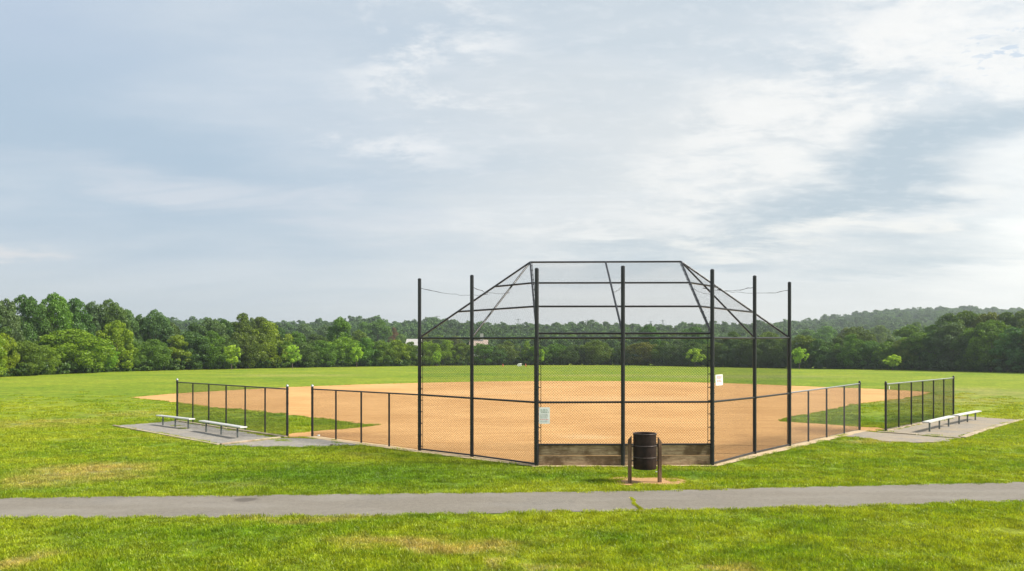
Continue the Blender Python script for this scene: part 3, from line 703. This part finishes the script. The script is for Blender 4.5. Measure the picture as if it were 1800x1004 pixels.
# ------------------------------------------------------------------ trees
def crown_mesh(seed, n=7000, H=10., Rr=3.6, base=.5, shape='broad', leaf=.25, lobes=34, name='crown', mtl=None):
    r = np.random.RandomState(seed); C = []; rad = []
    for k in range(lobes):
        core = k < lobes * .22
        zt = r.rand() ** (.9 if shape != 'cone' else 1.2); zt = zt * .9 if core else zt
        if shape == 'broad': env = .78 + .22 * zt / .35 if zt < .35 else math.sqrt(max(0, 1 - ((zt - .35) / .65) ** 2))
        elif shape == 'cone': env = .8 + .2 * zt / .2 if zt < .2 else (1 - (zt - .2) / .8) ** .8
        elif shape == 'tall': env = (.7 + .3 * zt / .4 if zt < .4 else math.sqrt(max(0, 1 - ((zt - .4) / .6) ** 2.4))) * .86
        else: env = math.sqrt(max(0, 1 - (2 * zt - 1) ** 2)) * .97 + .03
        lr = Rr * (r.uniform(.26, .36) * (.45 + .55 * env) if core else r.uniform(.11, .25)); az = r.rand() * 6.283
        env *= 1 + .12 * math.sin(2 * az + seed) + .1 * math.sin(3 * az + 2.1 * seed + 3 * zt)
        q = max(0, Rr * env - lr * .7) * (r.uniform(.0, .7) if core else r.uniform(.8, 1.06))
        C.append((q * math.cos(az), q * math.sin(az), base + (H - base) * zt - (lr * .6 if zt > .8 else 0) + (lr * .5 if zt < .1 else 0))); rad.append(lr)
    C = np.array(C); rad = np.array(rad); lobv = r.rand(lobes)
    w = rad ** 2; w /= w.sum(); li = r.choice(lobes, n, p=w)
    d = r.normal(0, 1, (n, 3)); d /= np.linalg.norm(d, axis=1)[:, None]
    rr = r.uniform(.72, 1.06, n) + (r.rand(n) < .05) * r.uniform(.05, .3, n)
    d[:, 2] = np.where(r.rand(n) < .45, np.abs(d[:, 2]), d[:, 2])
    pos = C[li] + d * (rad[li] * rr)[:, None] * np.array([1, 1, .85])
    deep = np.zeros(n, bool)
    for k in range(lobes): deep |= np.linalg.norm((pos - C[k]) / np.array([1, 1, .85]), axis=1) < rad[k] * .62
    keep = (~deep | (r.rand(n) < .12)) & (pos[:, 2] > .05); pos, d, li = pos[keep], d[keep], li[keep]; n = len(pos)
    nrm = d * .8 + r.normal(0, .55, (n, 3)); nrm /= np.linalg.norm(nrm, axis=1)[:, None]
    u = np.cross(nrm, r.normal(0, 1, (n, 3))); u /= np.linalg.norm(u, axis=1)[:, None]; v = np.cross(nrm, u)
    L = leaf * r.uniform(.6, 1.35, n)[:, None]; Wd = L * r.uniform(.45, .8, n)[:, None]
    V = np.stack([pos - u * L * .6, pos + v * Wd * .5 + nrm * L * .1, pos + u * L * .6 - nrm * L * .12, pos - v * Wd * .5 + nrm * L * .1], 1).reshape(-1, 3)
    A = np.repeat(np.clip(.25 + .5 * lobv[li] + r.normal(0, .16, n), 0, 1), 4)
    return np_mesh(name, V, np.arange(4 * n).reshape(-1, 4), mtl or M['leaf'], A)
def trunk_mesh(seed, H=10., base=.5, r0=.2, reach=2.2):
    r = random.Random(seed); m_ = MB(); pts = []
    top = H * .72
    for k in range(7): t = k / 6; pts.append((r.gauss(0, .06) * k / 3, r.gauss(0, .06) * k / 3, -.15 + t * top))
    m_.path(pts, [r0 * (1.25 if k == 0 else 1 - .8 * k / 6) for k in range(7)], 8)
    for k in range(7):
        z = base + (top - base) * (.05 + .8 * k / 7); a = r.uniform(0, 6.28); q = min(6, max(0, (z + .15) / top * 6)); i = int(q); p0 = Vector(pts[i]).lerp(Vector(pts[min(i + 1, 6)]), q - i)
        e = p0 + Vector((math.cos(a) * reach, math.sin(a) * reach, reach * .9)) * r.uniform(.6, 1); mid = p0.lerp(e, .5) + Vector((r.gauss(0, .1), r.gauss(0, .1), -.1))
        m_.path([p0, mid, e], [r0 * .42, r0 * .28, r0 * .08], 6)
    me = bpy.data.meshes.new('trunk'); me.from_pydata(m_.v, [], m_.f); me.materials.append(M['bark']); return me
KINDS = {}
def kind(key, seeds, **kw):
    tk = dict(base=kw.get('base', .5), r0=kw.pop('r0', .2), reach=kw.pop('reach', 2.2))
    KINDS[key] = [(crown_mesh(s, **kw), trunk_mesh(s, **tk)) for s in seeds]
kind('broad', (1, 2, 3, 4, 5), n=20000, base=.1, shape='broad', lobes=95)
kind('tall', (6, 7, 8), n=18000, base=.2, shape='tall', Rr=4.2, lobes=95)
kind('cone', (9, 10), n=14000, base=.3, shape='cone', Rr=3.4, lobes=80)
kind('round', (12, 13, 14), n=20000, base=.05, shape='round', Rr=5.2, lobes=95, leaf=.29)
kind('young', (15, 16, 17, 18), n=4200, base=2.6, shape='round', Rr=4.4, lobes=40, leaf=.5, r0=.22, reach=3.)
COLS = {'dark green': (.088, .168, .030), 'bluish green': (.108, .19, .056), 'mid green': (.115, .205, .018), 'bright green': (.19, .31, .016), 'yellow green': (.26, .38, .018), 'olive green': (.145, .205, .032), 'russet': (.20, .14, .05)}
TB_X = [-400, 0, 200, 450, 620, 900, 1100, 1250, 1400, 1600, 1800, 2200]
TB_Y = [690, 664, 654, 648, 645, 642, 642, 645, 648, 651, 656, 668]
# photo column, crown-top row, half width in px, kind, colour, row (0 front, 1 behind, 2 far behind), group of rows
T = []
def t(x, top, hw, k, c, row=0): T.append([x, top, hw, k, c, row])
for a in [(-60, 560, 40, 'broad', 'mid green'), (-25, 580, 34, 'round', 'bright green'), (4, 585, 20, 'round', 'yellow green'), (42, 598, 32, 'round', 'mid green'), (82, 606, 20, 'broad', 'bright green'), (130, 578, 56, 'broad', 'bright green'), (176, 600, 26, 'round', 'bright green'), (206, 563, 28, 'broad', 'yellow green'), (232, 600, 22, 'broad', 'mid green'),
          (268, 596, 30, 'broad', 'mid green'), (312, 588, 22, 'broad', 'bright green'), (338, 584, 26, 'tall', 'dark green'), (371, 582, 26, 'broad', 'mid green'), (398, 590, 24, 'broad', 'dark green'),
          (436, 575, 30, 'broad', 'mid green'), (466, 566, 36, 'broad', 'bright green'), (498, 598, 26, 'round', 'mid green'), (535, 602, 24, 'round', 'dark green'), (566, 598, 26, 'round', 'mid green'), (603, 592, 30, 'round', 'bright green'), (640, 594, 26, 'round', 'mid green'), (668, 598, 24, 'broad', 'mid green'), (700, 598, 26, 'broad', 'bright green'), (724, 601, 18, 'broad', 'mid green'), (752, 599, 22, 'round', 'bright green'),
          (783, 598, 24, 'broad', 'bright green'), (812, 602, 20, 'broad', 'mid green'), (845, 603, 24, 'round', 'mid green'), (868, 608, 22, 'round', 'dark green'), (892, 600, 22, 'broad', 'olive green'), (926, 597, 15, 'cone', 'bright green'), (945, 606, 20, 'round', 'mid green'),
          (975, 604, 24, 'round', 'mid green'), (1008, 606, 26, 'round', 'dark green'), (1046, 598, 30, 'round', 'mid green'), (1074, 612, 14, 'broad', 'bright green'), (1098, 605, 20, 'broad', 'dark green'), (1130, 601, 30, 'round', 'olive green'), (1166, 600, 20, 'broad', 'mid green'), (1190, 598, 26, 'broad', 'bluish green'), (1218, 600, 20, 'tall', 'dark green'), (1256, 600, 24, 'broad', 'mid green'),
          (1292, 596, 26, 'broad', 'bluish green'), (1322, 592, 24, 'broad', 'dark green'), (1352, 594, 28, 'broad', 'bluish green'), (1385, 596, 24, 'broad', 'dark green'), (1412, 588, 22, 'tall', 'mid green'), (1440, 596, 24, 'broad', 'dark green'), (1470, 594, 26, 'broad', 'dark green'), (1500, 588, 24, 'broad', 'mid green'), (1530, 598, 22, 'broad', 'dark green'), (1560, 600, 24, 'broad', 'mid green'), (1588, 596, 22, 'broad', 'olive green'), (1616, 584, 26, 'tall', 'mid green'), (1644, 580, 26, 'broad', 'dark green'),
          (1676, 566, 30, 'tall', 'bluish green'), (1708, 580, 30, 'broad', 'dark green'), (1742, 562, 38, 'broad', 'mid green'), (1786, 574, 30, 'broad', 'bluish green'), (1830, 560, 36, 'broad', 'mid green'), (1880, 556, 40, 'broad', 'dark green')]: t(*a, 0)
for a in [(-40, 530, 40, 'broad', 'dark green'), (8, 523, 26, 'broad', 'bluish green'), (46, 519, 26, 'tall', 'dark green'), (74, 535, 24, 'broad', 'dark green'), (97, 517, 26, 'tall', 'mid green'), (132, 524, 28, 'broad', 'dark green'), (166, 529, 26, 'broad', 'bluish green'), (194, 528, 24, 'tall', 'dark green'), (222, 543, 22, 'broad', 'bluish green'), (248, 552, 20, 'broad', 'dark green'), (274, 546, 20, 'tall', 'bluish green'), (300, 566, 20, 'broad', 'dark green'), (345, 566, 22, 'broad', 'dark green'), (372, 560, 20, 'tall', 'bluish green'), (396, 560, 20, 'broad', 'dark green'), (428, 550, 24, 'broad', 'mid green'), (458, 556, 24, 'broad', 'olive green'), (488, 574, 20, 'broad', 'dark green'), (522, 582, 22, 'broad', 'mid green'), (556, 586, 22, 'broad', 'dark green'), (598, 556, 24, 'broad', 'mid green'), (630, 580, 20, 'broad', 'olive green'),
          (1141, 573, 18, 'tall', 'dark green'), (1219, 575, 22, 'tall', 'dark green'), (1288, 582, 22, 'broad', 'dark green'), (1350, 583, 26, 'broad', 'olive green'), (1507, 574, 34, 'round', 'dark green'), (1596, 570, 28, 'broad', 'olive green'), (1640, 570, 24, 'broad', 'mid green'), (1668, 552, 26, 'tall', 'dark green'), (1702, 547, 28, 'tall', 'mid green'), (1738, 550, 26, 'tall', 'olive green'), (1770, 548, 28, 'broad', 'dark green'), (1804, 545, 28, 'tall', 'bluish green'), (1850, 540, 34, 'broad', 'dark green')]: t(*a, 1)
for a in [(506, 569, 20, 'broad', 'bluish green'), (536, 569, 20, 'round', 'bluish green'), (570, 570, 18, 'broad', 'bluish green'), (640, 566, 18, 'broad', 'mid green'), (664, 561, 24, 'broad', 'mid green'), (692, 576, 10, 'round', 'russet'), (704, 588, 18, 'round', 'olive green'), (744, 586, 16, 'broad', 'olive green'), (772, 588, 18, 'round', 'mid green'), (800, 590, 16, 'broad', 'olive green'), (960, 590, 18, 'round', 'olive green'), (1004, 588, 18, 'broad', 'mid green'), (1085, 588, 16, 'broad', 'mid green'), (1180, 586, 18, 'round', 'mid green'),
          (1420, 578, 22, 'broad', 'mid green'), (1452, 573, 26, 'round', 'mid green'), (1490, 575, 18, 'broad', 'olive green'), (1545, 572, 24, 'round', 'mid green'), (1572, 588, 20, 'round', 'bluish green'), (1612, 566, 20, 'broad', 'mid green')]: t(*a, 2)
YOUNG = [(407, 605, 14), (514, 607, 15), (627, 608, 12), (768, 616, 9), (951, 613, 9), (1222, 613, 16), (1405, 611, 14), (1569, 623, 16), (70, 640, 0)]
SP = [(-900, 0, 'just outside the left frame edge'), (0, 120, 'by the left frame edge'), (120, 311, 'left of the left dugout fence'), (311, 505, 'above the left dugout fence'), (505, 737, 'above the left infield fence'), (737, 829, 'between backstop posts one and two'), (829, 943, 'between backstop posts two and three'), (943, 1095, 'between backstop posts three and four'), (1095, 1253, 'between backstop posts four and five'), (1253, 1327, 'between backstop posts five and six'), (1327, 1388, 'between backstop posts six and seven'), (1388, 1534, 'above the right infield fence'), (1534, 1676, 'above the right dugout fence'), (1676, 1800, 'right of the right dugout fence'), (1800, 3000, 'just outside the right frame edge')]
ORD = ['first', 'second', 'third', 'fourth', 'fifth', 'sixth', 'seventh', 'eighth']
SHAPE = {'broad': 'bushy', 'tall': 'tall', 'cone': 'cone-shaped', 'round': 'rounded'}
ROW = ['front row', 'back row', 'hazy distance']
def place(x): return next(s for s in SP if s[0] <= x < s[1])
bins = {}
for a in T: bins.setdefault((place(a[0])[2], a[3], a[4], a[5]), []).append(a)
def tree(name, kd, vi, loc, sx, sz, rz, colr, label, cat, group):
    th = thing(name, loc, label, cat, group); th.rotation_euler = (0, 0, rz); th.scale = (sx, sx, sz)
    cm_, tm_ = KINDS[kd][vi % len(KINDS[kd])]
    for nm, me in (('crown', cm_), ('trunk', tm_)):
        o = bpy.data.objects.new(nm, me); COL.objects.link(o); o.parent = th
        if nm == 'crown': o.color = (*colr, 1)
    return th
r2 = random.Random(5)
CR = {'broad': 3.7, 'tall': 3.2, 'cone': 3.3, 'round': 5.2, 'young': 4.4}
for key, lst in bins.items():
    lst.sort(key=lambda a: a[0])
    for i, (x, top, hw, k, c, row) in enumerate(lst):
        base = G(x, np.interp(x, TB_X, TB_Y)).y
        if k == 'broad' and F * hw / F / max(1, np.interp(x, TB_X, TB_Y) - top) > .37: k = 'round'
        if row == 1 and k == 'tall': top -= 2
        Y = base + (2.5, 9.5, 120)[row] + r2.uniform(-1, 1.5) * (1, 1.5, 15)[row]
        X = (x - CX) * Y / F; z = g(X, Y); H = CH + (HY - top) * Y / F - z; W = hw * Y / F
        cc = tuple(v * r2.uniform(.88, 1.14) for v in COLS[c])
        sh = SHAPE[k] + ' '; od = (ORD[i] + ' ') if len(lst) > 1 else ''
        lab = f"{od}{sh}{c} tree {'from left ' if od else ''}in {ROW[row]} {place(x)[2]}"
        tree('tree', k, r2.randrange(9), (X, Y, z - .05), W / CR[k] * 1.12, H / 10., r2.uniform(0, 6.28), cc, lab, 'tree', ('trees along the front of the wood', 'trees rising behind the front row', 'trees in the hazy distance')[row])
for j, (x, top, hw) in enumerate(YOUNG):
    if not hw: continue
    yb = float(np.interp(x, TB_X, TB_Y)) + .8; p = G(x, yb); Y = p.y; X = p.x; z = p.z; H = CH + (HY - top) * Y / F - z; W = hw * Y / F
    lab = 'young bright green tree alone at the outfield edge ' + place(x)[2]
    if x == 407: lab = 'young yellow green tree alone at the outfield edge above the left dugout fence'
    if x == 514: lab = 'young bright green tree at the outfield edge above the left fence gap'
    tree('young_tree', 'young', j, (X, Y, z), W / 4.4, H / 10., j * 1.3, tuple(v * q_ for v, q_ in zip((.36, .52, .035), (1, 1, 1) if j in (0, 5, 7) else (.9, 1, 1))), lab, 'young tree', 'young trees along the outfield edge')
# undergrowth at the foot of the wood: uncountable
N = 900; xs = nr.uniform(-150, 1960, N); Yb = np.array([G(x, float(np.interp(x, TB_X, TB_Y))).y for x in xs]) + nr.uniform(1.2, 6.5, N); Xb = (xs - CX) * Yb / F
bush = [crown_mesh(40 + i, n=900, H=1.7, Rr=1.2, base=.0, shape='round', lobes=10, leaf=.26, name='bush', mtl=M['bush']) for i in range(3)]
lib = library('undergrowth_bush', bush)
sc = nr.uniform(.6, 1.35, N)
scatter('undergrowth', np.stack([Xb, Yb, g_np(Xb, Yb) - .1], 1), np.stack([np.zeros(N), np.zeros(N), nr.uniform(0, 6.28, N)], 1), np.stack([sc, sc, sc], 1), nr.randint(0, 3, N), lib, None)
# far woods on the rising ground
fc = [crown_mesh(60 + i, n=2600, H=11., Rr=5.0, base=.2, shape='round' if i % 2 else 'broad', lobes=50, leaf=.75, name='far_crown', mtl=M['far']) for i in range(6)]
lib2 = library('far_crown', fc)
FX, FY = [], []
N = 5200; s = nr.uniform(-300, 2150, N); q = nr.uniform(0, 1, N); D, hr = ridge(s)
FY = np.sqrt(245 ** 2 + q * ((D + 60) ** 2 - 245 ** 2)); FX = (s - CX) * FY / F
k = ~((FY < 285) & (s > 690) & (s < 880)); FX, FY = FX[k], FY[k]; N = len(FX)
sc = nr.uniform(.7, 1.15, N) * (.8 + .2 * sm(260, 500, FY))
FZ = g_np(FX, FY)
scatter('far_wood', np.stack([FX, FY, FZ - .3], 1), np.stack([np.zeros(N), np.zeros(N), nr.uniform(0, 6.28, N)], 1), np.stack([sc, sc, sc * nr.uniform(.8, 1.1, N)], 1), nr.randint(0, 6, N), lib2, None)

# houses behind the hedge
def house(x, ridge_y, Y, w, d, label, wall, roof, chim):
    X = (x - CX) * Y / F; z = g(X, Y); top = CH + (HY - ridge_y) * Y / F; ev = z + (top - z) * .68
    th = thing('house', (X, Y, z), label, 'house'); m_ = MB(); a, b = X - w / 2, X + w / 2
    m_.add([(a, Y, z - 1), (b, Y, z - 1), (b, Y + d, z - 1), (a, Y + d, z - 1), (a, Y, ev), (b, Y, ev), (b, Y + d, ev), (a, Y + d, ev), (a, Y + d / 2, top - .25), (b, Y + d / 2, top - .25)], [(0, 1, 5, 4), (1, 2, 6, 9, 5), (2, 3, 7, 6), (3, 0, 4, 8, 7)])
    m_.build('wall', wall, th)
    m_ = MB(); e = .5
    for s0, y0 in ((1, Y - e), (-1, Y + d + e)):
        m_.add([(a - e, y0, ev - .2), (b + e, y0, ev - .2), (b + e, Y + d / 2, top), (a - e, Y + d / 2, top), (a - e, y0, ev), (b + e, y0, ev), (b + e, Y + d / 2, top + .2), (a - e, Y + d / 2, top + .2)], [(0, 1, 2, 3), (4, 5, 6, 7), (0, 1, 5, 4), (1, 2, 6, 5), (2, 3, 7, 6), (3, 0, 4, 7)])
    m_.build('roof', roof, th)
    for q in (-.25, .25):
        m_ = MB(); m_.box((X + q * w - .6, Y - .03, ev - 2), (X + q * w + .6, Y - .03, ev - 2), .06, 1.4); m_.build('window', M['glass'], th)
    if chim: m_ = MB(); m_.box((X + w * .18 - .5, Y + d * .45, top - 1), (X + w * .18 + .5, Y + d * .45, top - 1), .9, 3.1); m_.build('chimney', M['pale_wall'], th)
house(725, 596.5, 224, 3.6, 8., 'pale-roofed house showing above the hedge beside the first backstop post', M['pale_wall'], M['roof'], False)
house(841, 598, 224, 4.6, 8., 'white house with tall chimney and brownish roof seen beyond the second backstop post', M['pale_wall'], M['brick'], True)

# power pylons beyond the ridge
def pylon(x, top_y, Y, label):
    X = (x - CX) * Y / F; z = g(X, Y) - 1; top = CH + (HY - top_y) * Y / F; th = thing('pylon', (X, Y, z), label, 'pylon', 'power pylons beyond the ridge')
    m_ = MB(); H = top - z; hw = 2.6
    for sx in (-1, 1):
        for sy in (-1, 1): m_.tube((X + sx * hw, Y + sy * hw, z), (X + sx * .35, Y + sy * .35, top), .2, 4)
    for k in range(9):
        t0, t1 = k / 9, (k + 1) / 9; w0, w1 = hw + (.35 - hw) * t0, hw + (.35 - hw) * t1
        m_.tube((X - w0, Y - w0, z + H * t0), (X + w1, Y - w1, z + H * t1), .1, 3); m_.tube((X + w0, Y - w0, z + H * t0), (X - w1, Y - w1, z + H * t1), .1, 3)
    m_.build('tower', M['pylon'], th)
    for q, ln in ((.97, 3.4), (.86, 4.6), (.75, 3.6)):
        m_ = MB(); m_.tube((X - ln, Y, z + H * q), (X + ln, Y, z + H * q), .22, 5); m_.build('crossarm', M['pylon'], th)
for a in ((768, 555, 760, 'largest steel power pylon on the ridge right of the first backstop post'), (759, 561, 900, 'fainter steel pylon just left of the largest one on the ridge'), (911, 560, 860, 'faint steel pylon on the ridge just left of the third backstop post'), (1033, 562, 900, 'left of two faint pylons between the third and fourth backstop posts'), (1045, 562, 900, 'right of two faint pylons between the third and fourth backstop posts'), (1144, 564, 900, 'fainter left pylon of two right of the middle backstop post'), (1165, 562, 820, 'clearer right pylon of two right of the middle backstop post')): pylon(*a)

# ------------------------------------------------------------------ air
m_, tt, b_ = mat('haze_air'); m_.node_tree.nodes.remove(b_)
pv = tt.n('ShaderNodeVolumePrincipled'); pv.inputs['Color'].default_value = (.84, .93, 1, 1); pv.inputs['Density'].default_value = .0004; pv.inputs['Anisotropy'].default_value = .5
m_.node_tree.links.new(pv.outputs[0], m_.node_tree.nodes['Material Output'].inputs['Volume'])
hb = MB(); x0, x1, y0, y1, z0, z1 = -1750, 1750, -260, 1750, -1.5, 90
hb.add([(x0, y0, z0), (x1, y0, z0), (x1, y1, z0), (x0, y1, z0), (x0, y0, z1), (x1, y0, z1), (x1, y1, z1), (x0, y1, z1)], [(3, 2, 1, 0), (4, 5, 6, 7), (0, 1, 5, 4), (1, 2, 6, 5), (2, 3, 7, 6), (3, 0, 4, 7)])
tag(hb.build('haze', m_), kind='stuff')

# ------------------------------------------------------------------ light
AZ, EL = 98., 44.
sd = Vector((math.sin(R(AZ)) * math.cos(R(EL)), math.cos(R(AZ)) * math.cos(R(EL)), math.sin(R(EL))))
sl = bpy.data.lights.new('sun', 'SUN'); sl.energy = 4.6; sl.angle = R(10); sl.color = (1, .93, .82)
so = bpy.data.objects.new('sun', sl); COL.objects.link(so); so.rotation_euler = (-sd).to_track_quat('-Z', 'Y').to_euler(); so.location = (60, 40, 80)
w = bpy.data.worlds.new('World'); SC.world = w; w.use_nodes = True; nt = w.node_tree; nt.nodes.clear(); T_ = NT(nt)
sky = T_.n('ShaderNodeTexSky', sky_type='NISHITA', sun_disc=False, sun_elevation=R(EL), sun_rotation=R(AZ), air_density=1.2, dust_density=2.2, ozone_density=1.5)
d = T_.n('ShaderNodeTexCoord').outputs['Generated']
xyz = T_.n('ShaderNodeSeparateXYZ', i0=d); dx, dy, dz_ = xyz.outputs
zz = T_.m('MAXIMUM', dz_, 0.)
den = T_.m('ADD', zz, .16)
pl = T_.n('ShaderNodeCombineXYZ', i0=T_.m('DIVIDE', dx, den), i1=T_.m('DIVIDE', dy, den), i2=0.).outputs[0]
def rotm(v, a, sx, sy):
    mp = T_.n('ShaderNodeMapping'); T_.put(mp.inputs[0], v); mp.inputs['Rotation'].default_value = (0, 0, R(a)); mp.inputs['Scale'].default_value = (sx, sy, 1); return mp.outputs[0]
def dirv(az, el):                                   # unit direction from azimuth / elevation in degrees
    return (math.sin(R(az)) * math.cos(R(el)), math.cos(R(az)) * math.cos(R(el)), math.sin(R(el)))
def blob(c, ax, wide, tall, tilt):                  # soft cloud bank round a direction, stretched along a tilted line
    c = Vector(c); e1 = Vector((c.y, -c.x, 0)).normalized(); e2 = e1.cross(c); a = R(tilt)
    u1 = e1 * math.cos(a) + e2 * math.sin(a); u2 = e2 * math.cos(a) - e1 * math.sin(a)
    q = T_.n('ShaderNodeCombineXYZ', i0=T_.m('DIVIDE', T_.vm('DOT_PRODUCT', ax, tuple(u1)), wide), i1=T_.m('DIVIDE', T_.vm('DOT_PRODUCT', ax, tuple(u2)), tall), i2=0.).outputs[0]
    return T_.mr(T_.vm('LENGTH', q), .25, 1.15, 1, 0)
wn = T_.n('ShaderNodeTexNoise'); T_.put(wn.inputs['Vector'], rotm(pl, -15, .8, 1.5)); wn.inputs['Scale'].default_value = 1.6; wn.inputs['Detail'].default_value = 8; wn.inputs['Roughness'].default_value = .6
dw = T_.vm('ADD', d, T_.vm('MULTIPLY', T_.vm('SUBTRACT', wn.outputs['Color'], (.5, .5, .5)), (.34, .1, .16)))
n_veil = T_.noise(rotm(pl, -24, .55, 1.5), .8, 7, .5, .5)
n_str = T_.noise(rotm(pl, -12, .5, 1.7), 1.9, 10, .6, .7)
n_puf = T_.noise(rotm(pl, 24, .8, 1.15), 3.6, 14, .68, .35)
n_dap = T_.noise(rotm(pl, 15, .9, 1.5), 17., 6, .62, .3)
right = T_.mr(T_.vm('DOT_PRODUCT', dw, (.93, .05, .06)), -.42, .30)
base = T_.mix(T_.mr(n_veil, .34, .66), (.445, .535, .635), (.56, .62, .68))
n_mix = T_.m('ADD', T_.m('MULTIPLY', n_puf, .85), T_.m('MULTIPLY', n_dap, .15))
base = T_.mix(right, base, T_.mix(T_.mr(n_veil, .36, .62), (.54, .60, .645), (.66, .685, .69)))
hor = T_.mr(dz_, .0, .2, 1, 0)
base = T_.mix(T_.m('MULTIPLY', hor, .8), base, T_.mix(right, (.62, .665, .69), (.84, .825, .785)))
veil = T_.m('MULTIPLY', T_.mr(n_str, .40, .74), T_.mr(right, 0, .6, .45, .5))
skyc = T_.mix(veil, base, T_.mix(right, (.64, .685, .73), (.82, .83, .83)))
def bank(c, w, h, tl, thr0, thr1, n, k, colr):
    global skyc
    e = blob(c, dw, w, h, tl)
    e = T_.m('MULTIPLY', T_.m('MULTIPLY', e, T_.mr(n, thr0, thr1)), k)
    skyc = T_.mix(e, skyc, colr)
W_, B_, GR_ = (.84, .83, .80), (.385, .49, .595), (.40, .485, .55)
bank(dirv(-32, 14), .45, .11, -10, .0, .5, n_veil, .9, B_)          # blue-grey gap on the left
bank(dirv(-36, 27), .2, .2, 0, .1, .5, n_veil, .6, (.38, .48, .62))
bank(dirv(-20, 11), .34, .03, -5, .34, .7, n_str, .65, (.69, .70, .73))
bank(dirv(-36, 7.5), .09, .02, -5, .3, .5, n_puf, .8, (.74, .72, .72))
bank(dirv(-6, 21), .17, .11, -25, .46, .62, n_mix, .8, (.83, .83, .82))
bank(dirv(-9, 15.5), .12, .025, -12, .44, .6, n_mix, .75, (.82, .82, .82))
bank(dirv(29, 20), .36, .13, 18, .40, .60, n_mix, 1., W_)
bank(dirv(20, 14), .26, .13, 18, .40, .58, n_mix, .95, W_)
bank(dirv(36, 26), .2, .1, 15, .42, .6, n_mix, .9, W_)
bank(dirv(22, 26.5), .25, .05, 14, .2, .6, n_veil, .8, (.50, .57, .63))
bank(dirv(10, 9), .34, .05, -4, .42, .60, n_mix, .9, (.80, .80, .785))
bank(dirv(27, 12.5), .32, .05, 17, .2, .55, n_veil, .95, GR_)        # grey-blue bands under the bright bank
bank(dirv(22, 9.2), .3, .03, 6, .36, .62, n_puf, .9, (.86, .84, .79))
bank(dirv(14, 7.4), .25, .022, 3, .3, .6, n_str, .8, (.46, .535, .59))
bank(dirv(31, 8), .2, .03, 14, .3, .6, n_str, .85, (.45, .53, .585))
bank(dirv(33, 19.5), .12, .035, 10, .53, .60, n_dap, .75, (.42, .53, .66))
bank(dirv(12, 25), .2, .06, 10, .46, .66, n_veil, .6, (.52, .60, .66))
bank(dirv(40, 8), .26, .12, 30, .0, .4, n_veil, .95, (.95, .94, .90))
dap = T_.m('MULTIPLY', T_.mr(n_dap, .5, .64), T_.m('MULTIPLY', right, .1))
skyc = T_.mix(dap, skyc, (.95, .945, .92))
SKYB = 7.1
scl_ = T_.vm('SCALE', skyc, SKYB)
fin = T_.mix(.9, sky.outputs[0], scl_)
bg = T_.n('ShaderNodeBackground', in_Color=fin, in_Strength=.1)
out = nt.nodes.new('ShaderNodeOutputWorld'); nt.links.new(bg.outputs[0], out.inputs[0])

# ------------------------------------------------------------------ camera and render
cam = bpy.data.cameras.new('camera'); cam.sensor_width = 36; cam.lens = F / 1800 * 36; cam.shift_y = (HY - 502) / 1800; cam.clip_end = 6000; cam.clip_start = .1
co = bpy.data.objects.new('camera', cam); COL.objects.link(co); co.location = (0, 0, CH); co.rotation_euler = (R(90), 0, 0); SC.camera = co
SC.render.engine = 'CYCLES'; cy = SC.cycles
cy.max_bounces = 6; cy.diffuse_bounces = 3; cy.glossy_bounces = 2; cy.transmission_bounces = 3; cy.volume_bounces = 0; cy.transparent_max_bounces = 4
cy.use_denoising = True
try: cy.denoiser = 'OPENIMAGEDENOISE'
except Exception: pass
cy.sample_clamp_indirect = 4
vs = SC.view_settings; vs.view_transform = 'Standard'; vs.look = 'None'; vs.exposure = .75; vs.gamma = 1; vs.use_curve_mapping = False
